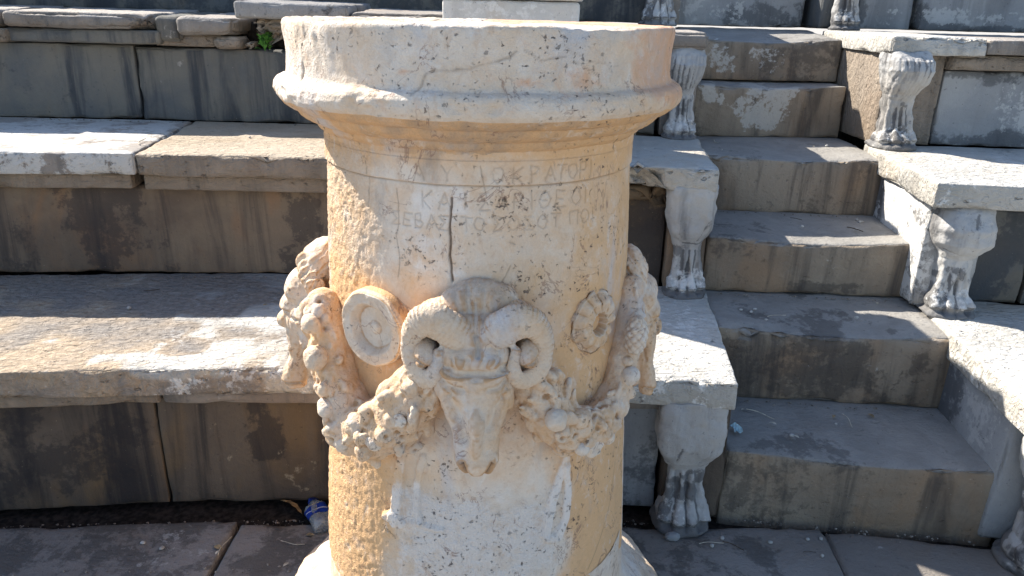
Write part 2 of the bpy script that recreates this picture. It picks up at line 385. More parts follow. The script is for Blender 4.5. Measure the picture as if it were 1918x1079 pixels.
class Blob:
    def __init__(s): s.V = []; s.F = []; s.n = 0
    def add(s, V, Fc):
        s.V.append(V); s.F.extend((np.asarray(Fc) + s.n).tolist()); s.n += len(V)
    def ell(s, c, r, rot=(0, 0, 0), sub=3, pw=1.0):
        V, Fc = ico(sub)
        if pw != 1.0:
            V = np.sign(V) * np.abs(V) ** pw
        R = np.array(Matrix.Rotation(rot[2], 3, 'Z') @ Matrix.Rotation(rot[1], 3, 'Y') @ Matrix.Rotation(rot[0], 3, 'X'))
        s.add((V * np.array(r)) @ R.T + np.array(c), Fc)
    def tube(s, pts, rad, seg=14, flat=1.0, up=(0, 0, 1)):
        """closed tube through pts with radii; flat scales the radius along 'up'"""
        pts = np.array(pts, float); n = len(pts); V = []; Fc = []
        T = np.gradient(pts, axis=0); T /= np.linalg.norm(T, axis=1, keepdims=True)
        up = np.array(up, float)
        for i in range(n):
            a = up - T[i] * np.dot(up, T[i])
            a = a / max(np.linalg.norm(a), 1e-6); bb = np.cross(T[i], a)
            for k in range(seg):
                t = 2 * math.pi * k / seg
                V.append(pts[i] + rad[i] * (math.cos(t) * a * flat + math.sin(t) * bb))
        for i in range(n - 1):
            for k in range(seg):
                k2 = (k + 1) % seg
                Fc.append([i * seg + k, i * seg + k2, (i + 1) * seg + k2, (i + 1) * seg + k])
        V = np.array(V); s.add(V, Fc)
        base = s.n - len(V)
        s.F.append([base + k for k in range(seg)][::-1]); s.F.append([base + (n - 1) * seg + k for k in range(seg)])
        for e, i in ((0, 0), (n - 1, n - 1)): s.ell(pts[i], (rad[i],) * 3, sub=2)
    def box(s, c, r, rot=(0, 0, 0)):
        V = np.array([[x, y, z] for x in (-1, 1) for y in (-1, 1) for z in (-1, 1)], float) * np.array(r)
        R = np.array(Matrix.Rotation(rot[2], 3, 'Z') @ Matrix.Rotation(rot[1], 3, 'Y') @ Matrix.Rotation(rot[0], 3, 'X'))
        s.add(V @ R.T + np.array(c), [[0, 1, 3, 2], [4, 6, 7, 5], [0, 4, 5, 1], [2, 3, 7, 6], [0, 2, 6, 4], [1, 5, 7, 3]])
    def loft(s, rows, seg=28):
        """rows: (z, cx, cy, hx, hy, power) stacked superellipse sections along z"""
        V = []; Fc = []; n = len(rows)
        for (z, cx, cy, hx, hy, pw) in rows:
            for k in range(seg):
                t = 2 * math.pi * k / seg; c, d = math.cos(t), math.sin(t)
                V.append((cx + hx * math.copysign(abs(c) ** pw, c), cy + hy * math.copysign(abs(d) ** pw, d), z))
        for i in range(n - 1):
            for k in range(seg):
                k2 = (k + 1) % seg
                Fc.append([i * seg + k, i * seg + k2, (i + 1) * seg + k2, (i + 1) * seg + k])
        s.add(np.array(V), Fc); base = s.n - len(V)
        s.F.append([base + k for k in range(seg)][::-1]); s.F.append([base + (n - 1) * seg + k for k in range(seg)])
    def fuse(s, voxel=0.002, smooth=2):
        me = bpy.data.meshes.new('tmp'); me.from_pydata(np.concatenate(s.V).tolist(), [], s.F)
        o = bpy.data.objects.new('tmp', me); COL.objects.link(o)
        md = o.modifiers.new('r', 'REMESH'); md.mode = 'VOXEL'; md.voxel_size = voxel; md.adaptivity = 0
        if smooth:
            m2 = o.modifiers.new('s', 'SMOOTH'); m2.factor = 0.5; m2.iterations = smooth
        dg = bpy.context.evaluated_depsgraph_get(); dg.update()
        ev = o.evaluated_get(dg); m = bpy.data.meshes.new_from_object(ev)
        V = np.empty(len(m.vertices) * 3); m.vertices.foreach_get('co', V); V = V.reshape(-1, 3)
        N = np.empty(len(m.vertices) * 3); m.vertices.foreach_get('normal', N); N = N.reshape(-1, 3)
        Fc = np.empty(len(m.loops), int); m.loops.foreach_get('vertex_index', Fc); Fc = Fc.reshape(-1, 4)
        bpy.data.objects.remove(o); bpy.data.meshes.remove(m)
        return V, N, Fc

def seg_dist(P2, a, b):
    a = np.array(a); b = np.array(b); d = b - a
    t = np.clip(((P2 - a) @ d) / max(d @ d, 1e-12), 0, 1)
    return np.linalg.norm(P2 - (a + t[:, None] * d), axis=1)

def poly_dist(P2, pts):
    return np.min([seg_dist(P2, pts[i], pts[i + 1]) for i in range(len(pts) - 1)], axis=0)

# ================================================================== GROUND
Z1, Z2, Z3, Z4 = 0.435, 0.84, 1.214, 1.62
ground = link('ground', mesh_from('ground', np.array([[-300, -300, -0.06], [300, -300, -0.06], [300, 300, -0.06], [-300, 300, -0.06]], float), [[0, 1, 2, 3]],
              stone('ground_earth', (0.36, 0.34, 0.31), (0.42, 0.40, 0.37), (0.2, 0.17, 0.14), (0.5, 0.47, 0.42), bump=1.5), smooth=False))
meta(ground, kind='structure')
soil = link('soil', None) if False else None
# soil bed under the joints, a few centimetres down
gx = np.linspace(-3.2, 3.4, 130); gy = np.linspace(-0.9, 1.9, 70)
GX, GY = np.meshgrid(gx, gy); Pn = np.column_stack([GX.ravel(), GY.ravel(), np.zeros(GX.size)])
Vs = Pn.copy(); Vs[:, 2] = -0.030 + fbm(Pn, 16, 3, 5) * 0.008
nxg = len(gx); ids = np.arange(GX.size).reshape(GX.shape)
Fs = np.stack([ids[:-1, :-1], ids[:-1, 1:], ids[1:, 1:], ids[1:, :-1]], -1).reshape(-1, 4)
soil = link('soil', mesh_from('soil', Vs, Fs, SOIL)); meta(soil, kind='structure')

pave = bpy.data.objects.new('pavement', None); COL.objects.link(pave); meta(pave, kind='structure')
def slab(pts, seed, paint=None, back_rough=0.0):
    block('paving_slab', *pts, -0.12, 0.0, PAVE, pave, r=0.006, res=0.02, amp=0.0018, chip=0.012, seed=seed, paint=paint)
g = 0.004
slab([(-2.1, .80), (-.70 - g, .86), (-.695 - g, 1.612), (-2.1, 1.485)], 11, [('L', -.8, 1.45, 0, .12, .1, .5), ('D', -1.0, 1.56, 0, .3, .06, .7)])
slab([(-.70 + g, .86), (.20, .90), (.20, 1.63), (-.69 + g, 1.595)], 12, [('D', -.5, 1.6, 0, .2, .08, .8)])
slab([(.20 + g, .90), (.80, .90), (.83, 1.640), (.20 + g, 1.62)], 13, [('D', .4, 1.55, 0, .25, .1, .6)])
slab([(.801, .90), (2.0, .80), (2.0, 1.46), (.831, 1.630)], 14)
x = -2.9
for j in range(5):                                       # rows of slabs toward the viewer and beside
    y1 = .79 - j * .62 - .006; y0 = y1 - .605
    xs = [-2.6 + (j % 2) * .35]
    rr = random.Random(40 + j)
    while xs[-1] < 2.6: xs.append(xs[-1] + rr.uniform(.75, 1.15))
    for k in range(len(xs) - 1):
        yl = y1 if j else y1
        slab([(xs[k] + .003, y0), (xs[k + 1] - .003, y0), (xs[k + 1] - .003, yl), (xs[k] + .003, yl)], 60 + j * 9 + k)
slab([(-3.2, .80), (-2.1 - .005, .80), (-2.1 - .005, 1.44), (-3.2, 1.25)], 15)

# ================================================================== CAVEA (benches, steps)
def arc_y(x, apex, rate=0.121, x0=-0.085): return apex - 0.5 * rate * (x - x0) ** 2

# ---- lion legs
def lion_leg(parent, cx, cy, z0, z1, wt, wk, wp, seed, style='block', yaw=0.0, paint=None, depth=0.15):
    """carved support: swelling shoulder, narrow shank with tendons, four-toed paw on a plinth. cy = front of shoulder"""
    H = z1 - z0; b = Blob(); rng = random.Random(seed)
    w, k, p = wt / 2, wk / 2, wp / 2
    D = depth
    if style == 'block':       # tall shoulder block that tapers
        rows = [(H + .01, 0, D * .5, w, D * .5, .45), (H * .93, 0, D * .5, w * 1.02, D * .52, .45), (H * .75, 0, D * .48, w * 1.0, D * .52, .5),
                (H * .62, -.002, D * .48, w * .93, D * .50, .6), (H * .53, -.004, D * .52, w * .74, D * .42, .75), (H * .47, -.004, D * .56, k * 1.06, D * .36, .85)]
    elif style == 'ball':
        rows = [(H + .01, w * .15, D * .6, w * .8, D * .4, .5), (H * .96, 0, D * .52, w * .93, D * .5, .55), (H * .82, 0, D * .42, w * 1.04, D * .62, .72),
                (H * .68, w * .05, D * .42, w * .98, D * .6, .8), (H * .585, w * .03, D * .5, w * .70, D * .46, .85), (H * .53, 0, D * .56, k * 1.05, D * .36, .85)]
    else:                      # scroll
        rows = [(H + .01, 0, D * .6, w * .8, D * .4, .5), (H * .94, w * .02, D * .42, w * .96, D * .58, .5), (H * .84, w * .02, D * .36, w * 1.0, D * .64, .6),
                (H * .70, w * .05, D * .44, w * .85, D * .54, .7), (H * .58, 0, D * .54, w * .64, D * .42, .8), (H * .50, 0, D * .58, k, D * .36, .85)]
    b.loft(rows[::-1])
    b.loft([(H * .12, 0, D * .54, k * 1.08, D * .40, .8), (H * .24, 0, D * .56, k * 1.02, D * .36, .8), (H * .36, 0, D * .58, k * .95, D * .34, .8), (H * .56, 0, D * .56, k * 1.05, D * .36, .85)])
    # tendons down the shank
    for i in range(4):
        t = (i - 1.5) / 1.5
        b.tube([(t * k * .75, D * .24 + abs(t) * .012, H * .50), (t * k * .78, D * .20 + abs(t) * .012, H * .34), (t * p * .62, D * .14 + abs(t) * .015, H * .17)], [k * .19, k * .20, p * .20], seg=10)
    # paw
    b.ell((0, D * .48, H * .10), (p * .95, D * .55, H * .14))
    for i in range(4):
        t = (i - 1.5) / 1.5; fw = p * .255
        fy = -D * .06 + abs(t) * .022
        b.tube([(t * p * .52, D * .25, H * .20), (t * p * .68, fy + .018, H * .155), (t * p * .74, fy - .004, H * .085), (t * p * .75, fy, H * .03)],
               [fw * .8, fw * 1.02, fw * 1.05, fw * .85], seg=12)
    b.ell((0, D * .45, 0.006), (p * 1.10, D * .66, H * .045), pw=.8)      # plinth pad
    V, N, Fc = b.fuse(0.0032, 2)
    # carve lines
    gr = np.zeros(len(V)); front = sstep(0.2, -0.4, N[:, 1])
    P2 = V[:, [0, 2]]
    lines = []
    for i in range(3):
        t = (i - 1) / 1.0 * .5
        lines.append(([(t * p * 1.0, H * .04), (t * p * .95, H * .14), (t * k * .9, H * .26), (t * k * .85, H * .44)], .0035, .004))
    for i in range(4):
        t = (i - 1.5) / 1.5; lines.append(([(t * p * .74 - .012, H * .10), (t * p * .74 + .012, H * .10)], .0022, .002))
    if style == 'block':
        lines += [([(-w * .9, H * .56), (-w * .3, H * .52), (w * .3, H * .51), (w * .8, H * .55)], .003, .0015), ([(-w * .35, H * .7), (-w * .45, H * .56)], .003, .003), ([(w * .55, H * .68), (w * .25, H * .54)], .003, .003)]
    elif style == 'scroll':
        for i in range(7):
            xx = -w * .75 + i * w * .25 + rng.uniform(-.004, .004)
            lines.append(([(xx * .8, H * .58), (xx, H * .75), (xx + .004, H * .95)], .003, .0032))
    else:
        lines += [([(0.005, H * .95), (-.004, H * .85)], .004, .002), ([(w * .55, H * .88), (w * .65, H * .74), (w * .3, H * .63)], .003, .003), ([(-w * .7, H * .62), (0, H * .57), (w * .7, H * .62)], .003, .004)]
    for pts, wd, dep in lines:
        e = np.exp(-(poly_dist(P2, pts) / wd) ** 2) * front
        gr = np.maximum(gr, e); V = V - N * (e * dep)[:, None]
    nz = fbm(V, 40, 3, seed) * .0040 + fbm(V, 15, 3, seed + 3) * .0095
    V = V + N * nz[:, None]
    keep = None
    c, s = math.cos(yaw), math.sin(yaw)
    X = V[:, 0] * c - V[:, 1] * s + cx; Y = V[:, 0] * s + V[:, 1] * c + cy; Z = np.maximum(V[:, 2], 0.0005) + z0
    W = np.column_stack([X, Y, Z])
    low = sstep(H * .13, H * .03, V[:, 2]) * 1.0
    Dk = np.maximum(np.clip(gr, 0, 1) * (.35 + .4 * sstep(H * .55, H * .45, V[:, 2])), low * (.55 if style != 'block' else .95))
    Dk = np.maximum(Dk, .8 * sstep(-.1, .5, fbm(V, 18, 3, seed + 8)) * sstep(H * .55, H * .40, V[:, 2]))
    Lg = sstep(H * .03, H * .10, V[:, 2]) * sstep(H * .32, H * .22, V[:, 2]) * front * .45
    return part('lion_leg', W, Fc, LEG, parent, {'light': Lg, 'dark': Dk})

def bench(name, loc, label, group='curved rows of stone seating'):
    return thing(name, (*loc, 0) if len(loc) == 2 else loc, label, 'stone bench', group)

RB = .34                                                   # depth of a riser stone
def riser(B, a, b_, z0, z1, mat, seed, paint=None, gap=.0018, yoff=0.0, **k):
    """upright stone between plan points a and b (front line)"""
    d = Vector((b_[0] - a[0], b_[1] - a[1])).normalized(); n = Vector((-d.y, d.x))
    a2 = (a[0] + d.x * gap, a[1] + d.y * gap + yoff); b2 = (b_[0] - d.x * gap, b_[1] - d.y * gap + yoff)
    block('riser_block', a2, b2, (b2[0] + n.x * RB, b2[1] + n.y * RB), (a2[0] + n.x * RB, a2[1] + n.y * RB), z0 + .003, z1, mat, B, seed=seed, paint=paint, **k)

def seat(B, a, b_, back_a, back_b, ztop, mat, seed, th=.072, band=.042, bandmat=None, gap=.001, over=.055, bandoff=.032, paint=None, dips=None, **k):
    """seat slab with its recessed under-moulding"""
    d = Vector((b_[0] - a[0], b_[1] - a[1])).normalized()
    f = lambda p, s: (p[0] + d.x * s, p[1] + d.y * s)
    zt = ztop if isinstance(ztop, tuple) else (ztop, ztop, ztop + .004, ztop + .004)
    zb = min(zt) - th
    block('seat_slab', f(a, gap), f(b_, -gap), f(back_b, -gap), f(back_a, gap), zb, zt, mat, B, seed=seed, r=.005, chip=.010, paint=paint, dips=dips, nchip=9, **k)
    if band > 0:
        n = Vector((-d.y, d.x))
        g_ = lambda p, s, off: (p[0] + d.x * s + n.x * off, p[1] + d.y * s + n.y * off)
        block('moulding', g_(a, gap + .001, bandoff), g_(b_, -gap - .03, bandoff), g_(b_, -gap - .03, .4), g_(a, gap + .001, .4), zb - band, zb - .0015, bandmat or mat, B, seed=seed + 50, r=.006, chip=.006)

# core masonry behind the stones
def core(pl, z0, z1, parent):
    V = [(x, y, z0) for x, y in pl] + [(x, y, z1) for x, y in pl]; n = len(pl)
    Fc = [[i, (i + 1) % n, n + (i + 1) % n, n + i] for i in range(n)] + [list(range(n))[::-1], list(range(n, 2 * n))]
    return part('foundation', V, Fc, SOIL, parent, smooth=False)
fnd = bpy.data.objects.new('foundation_core', None); COL.objects.link(fnd); meta(fnd, kind='structure')
core([(-4.2, 1.60), (-1.3, 1.85), (-.1, 1.93), (.45, 1.90), (.45, 3.9), (-4.2, 3.9)], -.1, Z1 - .14, fnd)
core([(-4.2, 2.35), (-.1, 2.55), (.45, 2.45), (.45, 3.9), (-4.2, 3.9)], Z1 - .14, Z2 - .14, fnd)
core([(-4.2, 3.0), (-.1, 3.08), (.45, 2.95), (.45, 3.9), (-4.2, 3.9)], Z2 - .14, Z3 - .14, fnd)
core([(1.45, 1.80), (3.6, 1.15), (3.6, 3.9), (1.45, 3.9)], -.1, Z1 - .14, fnd)
core([(1.45, 2.42), (3.6, 2.2), (3.6, 3.9), (1.45, 3.9)], Z1 - .14, Z2 - .14, fnd)
core([(1.45, 2.95), (3.6, 2.8), (3.6, 3.9), (1.45, 3.9)], Z2 - .14, Z3 - .14, fnd)
core([(.62, 3.4), (1.3, 3.4), (1.3, 3.9), (.62, 3.9)], -.1, Z3 - .02, fnd)

# ---- left wedge, row 1 (nearest the pavement)
L1 = bench('stone_bench', (-.9, 1.66), 'lowest stone bench left of the stairs, its seat half tan and half white')
A = [(-2.6, 1.40), (-1.75, 1.56), (-.90, 1.669), (-.10, 1.712), (.40, 1.700)]
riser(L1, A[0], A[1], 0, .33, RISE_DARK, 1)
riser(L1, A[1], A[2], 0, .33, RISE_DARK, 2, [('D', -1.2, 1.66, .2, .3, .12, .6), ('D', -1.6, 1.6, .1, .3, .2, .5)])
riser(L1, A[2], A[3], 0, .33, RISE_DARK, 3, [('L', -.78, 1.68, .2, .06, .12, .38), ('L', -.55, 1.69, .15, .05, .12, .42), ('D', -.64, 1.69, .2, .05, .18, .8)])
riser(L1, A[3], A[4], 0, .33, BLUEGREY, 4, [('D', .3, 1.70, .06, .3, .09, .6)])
# end block and leg beside the stairs
block('end_block', (.405, 1.665), (.562, 1.655), (.585, 1.98), (.42, 1.99), .003, .362, RISE_DARK, L1, seed=5, chip=.012)
N0 = [(-2.6, 1.335), (-1.75, 1.497), (-.865, 1.604), (-.10, 1.640), (.549, 1.600)]
K0 = [(-2.75, 2.0), (-1.85, 2.20), (-.90, 2.31), (-.10, 2.35), (.622, 2.25)]
seat(L1, N0[0], N0[1], K0[0], K0[1], Z1, TAN, 6)
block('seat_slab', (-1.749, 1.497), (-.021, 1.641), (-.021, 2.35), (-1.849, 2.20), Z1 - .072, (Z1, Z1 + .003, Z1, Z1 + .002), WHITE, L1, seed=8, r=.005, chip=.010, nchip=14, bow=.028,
      paint=[('B', -1.55, 1.75, Z1, .74, 1.2, 1.6), ('G', -.95, 2.26, Z1, .55, .24, .9), ('G', -1.6, 2.24, Z1, .6, .24, .85), ('D', -.80, 1.60, .39, .10, .035, .8), ('L', -.55, 1.8, Z1, .4, .3, .5)])  # the G marks paint the upper row's shade along the seat back
block('moulding', (-1.75, 1.53), (-.868, 1.636), (-.868, 2.0), (-1.75, 1.9), .322, .3615, TAN, L1, seed=57, r=.006)
block('moulding', (-.862, 1.636), (-.03, 1.673), (-.03, 2.0), (-.862, 2.0), .322, .3615, GREYTOP, L1, seed=58, r=.006)
seat(L1, (-.02, 1.641), N0[4], (-.02, 2.35), K0[4], Z1, WHITE, 9, bandmat=GREYTOP, band=0, paint=[('L', .4, 1.8, Z1, .3, .3, .5)])
block('moulding', (-.02, 1.675), (.40, 1.66), (.40, 2.0), (-.02, 2.0), .322, .361, GREYTOP, L1, seed=59, r=.006)
lion_leg(L1, .460, 1.602, 0.0, .365, .170, .098, .140, 1, 'block', depth=.12)

# ---- left wedge, row 2
L2 = bench('stone_bench', (-1.1, 2.27), 'second stone bench up on the left, above a brown stained riser')
A = [(-2.9, 2.02), (-2.05, 2.20), (-.95, 2.292), (-.10, 2.305), (.475, 2.262)]
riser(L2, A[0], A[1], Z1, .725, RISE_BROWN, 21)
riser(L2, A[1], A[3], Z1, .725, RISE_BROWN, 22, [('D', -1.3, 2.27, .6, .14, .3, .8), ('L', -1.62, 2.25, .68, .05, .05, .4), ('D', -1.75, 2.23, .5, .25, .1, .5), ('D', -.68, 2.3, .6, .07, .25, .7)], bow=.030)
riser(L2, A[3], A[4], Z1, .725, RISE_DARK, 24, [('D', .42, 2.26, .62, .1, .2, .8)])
block('end_block', (.480, 2.235), (.600, 2.228), (.625, 2.62), (.49, 2.63), Z1 + .004, .758, RISE_BROWN, L2, seed=25, chip=.012)
N0 = [(-3.0, 1.955), (-2.05, 2.135), (-1.128, 2.198), (-.10, 2.225), (.600, 2.165)]
K0 = [(-3.2, 2.65), (-2.25, 2.84), (-1.215, 2.86), (-.10, 2.86), (.662, 2.72)]
seat(L2, N0[0], N0[1], K0[0], K0[1], Z2, GREYTOP, 26, th=.068, band=.048)
seat(L2, N0[1], N0[2], K0[1], K0[2], Z2, GREYTOP, 27, th=.068, band=.048, bandmat=TAN, paint=[('L', -1.5, 2.45, Z2 + .01, .6, .26, 1.0), ('D', -1.6, 2.17, .80, .4, .03, .5)])
seat(L2, N0[2], N0[3], K0[2], K0[3], Z2 - .002, TAN, 28, th=.068, band=.048)
seat(L2, N0[3], N0[4], K0[3], K0[4], Z2, WHITE, 29, th=.070, band=0, dips=[(.40, 2.175, .772, .055, .035), (.30, 2.18, .76, .10, .06), (.22, 2.19, .78, .10, .04)], paint=[('D', .30, 2.17, .78, .07, .05, .8)])
block('moulding', (-.10, 2.262), (.470, 2.235), (.47, 2.5), (-.10, 2.5), .722, .766, RISE_DARK, L2, seed=79, r=.006, dips=[(.45, 2.2, .75, .08, .05)])
lion_leg(L2, .540, 2.168, Z1, .772, .142, .088, .125, 2, 'block', depth=.10)

# ---- left wedge, row 3
L3 = bench('stone_bench', (-1.3, 2.86), 'third stone bench up on the left, broken slabs over blue grey risers')
A = [(-3.2, 2.68), (-2.35, 2.82), (-1.41, 2.866), (-.50, 2.835), (.51, 2.775)]
T3 = 1.105
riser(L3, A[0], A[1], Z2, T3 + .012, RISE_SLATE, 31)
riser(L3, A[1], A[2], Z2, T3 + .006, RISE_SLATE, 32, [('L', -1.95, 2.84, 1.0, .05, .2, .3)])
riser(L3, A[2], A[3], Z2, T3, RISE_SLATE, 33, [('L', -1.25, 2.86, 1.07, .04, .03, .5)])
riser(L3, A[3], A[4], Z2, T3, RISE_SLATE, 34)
block('end_block', (.525, 2.775), (.648, 2.770), (.665, 3.2), (.53, 3.2), Z2 + .003, 1.14, GREYTOP, L3, seed=35, chip=.01)
# ragged slabs, left to right
def slab3(x0, x1, y, zt, th, mat, seed, depth=.5, band=.05, dy=0, dips=None, paint=None, bandmat=None):
    block('seat_slab', (x0, y), (x1, y + dy), (x1, y + depth), (x0, y + depth), zt - th, (zt, zt - .002, zt + .012, zt + .014), mat, L3, seed=seed, r=.016, chip=.022, amp=.004, res=.018, dips=dips, paint=paint)
    if band > 0:
        block('moulding', (x0 - .02, y + .03), (x1 + .02, y + .03), (x1 + .02, y + .4), (x0 - .02, y + .4), zt - th - band, zt - th - .002, bandmat or TAN, L3, seed=seed + 5, r=.008, chip=.01)
slab3(-2.75, -1.835, 2.74, 1.225, .062, GREYTOP, 36)
slab3(-1.82, -1.300, 2.775, 1.221, .055, GREYTOP, 37, dips=[(-1.31, 2.78, 1.18, .07, .03)], paint=[('D', -1.65, 2.77, 1.19, .1, .04, .5)], bandmat=RISE_SLATE)
slab3(-1.300, -1.205, 2.815, 1.214, .088, RISE_SLATE, 38, band=0, depth=.45, paint=[('L', -1.25, 2.81, 1.17, .03, .03, .5)])
slab3(-1.205, -1.000, 2.775, 1.213, .058, GREYTOP, 39, band=0, dips=[(-1.0, 2.78, 1.16, .04, .02)])
block('moulding', (-1.32, 2.83), (-1.06, 2.83), (-1.06, 3.2), (-1.32, 3.2), T3 + .006, 1.155, TAN, L3, seed=301, r=.012, chip=.03, dips=[(-1.06, 2.83, 1.11, .05, .03)])
block('riser_fragment', (-1.02, 2.95), (-.55, 2.95), (-.55, 3.2), (-1.02, 3.2), T3, 1.20, SOIL, L3, seed=302)
# rough grey slab, its broken underside tapering down to the left
block('seat_slab', (-.985, 2.74), (-.590, 2.745), (-.59, 3.22), (-.985, 3.22), 1.213, (1.272, 1.262, 1.275, 1.28), ROUGH, L3, seed=303, r=.010, chip=.02, amp=.004, res=.015)
block('slab_underside', (-.80, 2.76), (-.585, 2.76), (-.585, 3.2), (-.80, 3.2), 1.135, 1.2115, TAN, L3, seed=304, r=.03, chip=.05, amp=.008, dips=[(-.80, 2.76, 1.14, .09, .04)])
block('slab_underside', (-.95, 2.80), (-.802, 2.765), (-.802, 3.2), (-.95, 3.2), 1.165, 1.2115, TAN, L3, seed=305, r=.03, chip=.05, amp=.008, dips=[(-.94, 2.8, 1.17, .07, .03)])
slab3(-.583, -.10, 2.735, 1.243, .065, GREYTOP, 306, bandmat=RISE_BROWN, paint=[('D', -.4, 2.73, 1.20, .1, .03, .6)])
slab3(-.095, .395, 2.70, 1.214, .05, GREYTOP, 307)
block('seat_slab', (.40, 2.692), (.655, 2.688), (.69, 3.25), (.40, 3.25), 1.146, 1.206, GREYTOP, L3, seed=308, r=.014, chip=.015)
lion_leg(L3, .590, 2.692, Z2, 1.148, .138, .080, .120, 3, 'scroll', depth=.10)

# ---- left wedge, row 4 (only its foot shows)
L4 = bench('stone_bench', (-1.2, 3.32), 'topmost bench on the left, only the foot of its dark riser showing')
A = [(-3.5, 3.20), (-2.30, 3.33), (-.995, 3.36), (.10, 3.36), (.55, 3.34)]
for i in range(4):
    riser(L4, A[i], A[i + 1], Z3 + .006, Z4 - .075, RISE_SLATE, 41 + i, [('D', (A[i][0] + A[i + 1][0]) / 2, 3.35, 1.3, .8, .3, .6)])
    seat(L4, shift(A[i], 0, -.06), shift(A[i + 1], 0, -.06), shift(A[i], 0, .5), shift(A[i + 1], 0, .5), Z4, GREYTOP, 45 + i, band=0)
block('end_block', (.555, 3.32), (.672, 3.32), (.69, 3.8), (.56, 3.8), Z3 + .006, Z4 - .075, GREYTOP, L4, seed=49)
lion_leg(L4, .575, 3.235, Z3, Z4 - .07, .17, .10, .145, 4, 'scroll', depth=.10)

# ---- the stairs
ST = thing('stone_stairway', (.9, 1.65, 0), 'steep flight of worn stone steps climbing between the left and right seating', 'stairs')
def stp(a, b_, z0, z1, depth, mat, seed, paint=None, back=None, **k):
    block('step', a, b_, back[1] if back else shift(b_, 0, depth), back[0] if back else shift(a, 0, depth), z0 + .003, z1, mat, ST, seed=seed, paint=paint, r=.005, chip=.012, hollow=.014, nchip=7, **k)
stp((.568, 1.682), (1.275, 1.607), -.08, (.200, .200, .203, .203), .42, STEP, 71, [('D', .75, 1.68, .1, .2, .2, .5), ('L', 1.2, 1.62, .05, .05, .08, .45), ('L', .92, 1.85, .2, .10, .12, .35)])
stp((.592, 1.972), (1.262, 1.925), .200, (.425, .425, .437, .437), .42, STEP, 72, [('D', .8, 1.95, .3, .4, .15, .9), ('L', 1.05, 1.93, .33, .045, .025, .75), ('D', .9, 2.1, .43, .3, .1, .2)])
stp((.606, 2.243), (1.262, 2.212), .432, (.615, .615, .622, .622), .46, STEP, 73, [('D', 1.0, 2.23, .46, .12, .03, .9), ('D', .7, 2.3, .62, .15, .1, .5)])
stp((.632, 2.565), (1.268, 2.525), .615, (.815, .815, .822, .822), .5, STEP, 74, [('D', .95, 2.54, .7, .35, .1, .4)])
stp((.660, 2.915), (1.262, 2.955), .817, (1.018, 1.018, 1.02, 1.02), .3, STEP, 75, [('L', .90, 2.93, .97, .20, .08, 1.3), ('L', .95, 2.93, .90, .10, .06, 1.3), ('D', .7, 2.93, .9, .06, .15, .5)])
stp((.678, 3.050), (1.268, 3.075), 1.019, (1.178, 1.182, 1.210, 1.214), .40, STEP, 76, [('L', .80, 3.06, 1.11, .05, .07, 1.2), ('L', .95, 3.06, 1.11, .08, .06, .9), ('D', 1.15, 3.07, 1.1, .2, .12, .7)])
stp((.680, 3.430), (1.235, 3.450), 1.214, 1.45, .35, BLUEGREY, 77, [('D', 1.1, 3.44, 1.27, .2, .05, .8), ('L', .85, 3.44, 1.28, .12, .08, .8)])
stp((.690, 3.75), (1.26, 3.77), 1.45, Z4, .35, STEP, 78)

# ---- right wedge
def rseat(B, cornerF, right, backL, backR, zt, th, mat, seed, **k):
    block('seat_slab', cornerF, right, backR, backL, zt - th, (zt, zt, zt + .004, zt + .004), mat, B, seed=seed, r=.005, chip=.010, nchip=7, **k)
R1 = bench('stone_bench', (1.6, 1.5), 'sunlit white stone bench at the bottom right edge beside the lowest steps')
riser(R1, (1.40, 1.540), (2.1, 1.39), 0, .33, RISE_DARK, 81)
riser(R1, (2.1, 1.39), (3.0, 1.14), 0, .33, RISE_DARK, 82)
rseat(R1, (1.188, 1.475), (1.95, 1.34), (1.262, 2.22), (2.02, 2.12), .437, .075, WHITE, 83, paint=[('L', 1.4, 1.8, .44, .4, .4, .6)])
rseat(R1, (1.955, 1.338), (2.9, 1.11), (2.025, 2.12), (3.1, 1.9), .437, .075, WHITE, 84)
block('end_block', (1.225, 1.600), (1.385, 1.570), (1.43, 2.19), (1.268, 2.205), .003, .359, BLUEGREY, R1, seed=85, chip=.012, paint=[('L', 1.23, 1.72, .28, .1, .12, .8), ('D', 1.24, 1.95, .2, .12, .2, .9)])
lion_leg(R1, 1.315, 1.455, 0.0, .361, .17, .10, .16, 5, 'ball', depth=.14)

R2 = bench('stone_bench', (1.6, 2.15), 'white bench in the middle of the right side, carried on a round kneed lion leg')
riser(R2, (1.395, 2.182), (1.572, 2.177), Z1, .735, RISE_SLATE, 91, [('D', 1.5, 2.18, .6, .2, .2, .9)])
riser(R2, (1.578, 2.177), (2.3, 2.06), Z1, .735, RISE_SLATE, 92, [('D', 1.7, 2.18, .6, .2, .2, .9)])
riser(R2, (2.3, 2.06), (3.1, 1.86), Z1, .735, RISE_SLATE, 93)
rseat(R2, (1.178, 2.062), (1.95, 1.995), (1.250, 2.705), (2.05, 2.68), Z2 - .003, .072, WHITE, 94, paint=[('L', 1.5, 2.3, Z2, .5, .3, .4), ('D', 1.75, 2.52, Z2, .2, .03, .4)])
rseat(R2, (1.955, 1.995), (3.0, 1.80), (2.055, 2.68), (3.3, 2.5), Z2 - .003, .072, WHITE, 95)
block('end_block', (1.215, 2.135), (1.385, 2.12), (1.42, 2.70), (1.262, 2.705), Z1 + .003, .764, LEG, R2, seed=96, chip=.012, paint=[('L', 1.22, 2.3, .65, .12, .3, .7), ('D', 1.22, 2.14, .50, .04, .08, .3)])
lion_leg(R2, 1.306, 2.055, Z1, .765, .160, .092, .135, 6, 'ball', depth=.12)

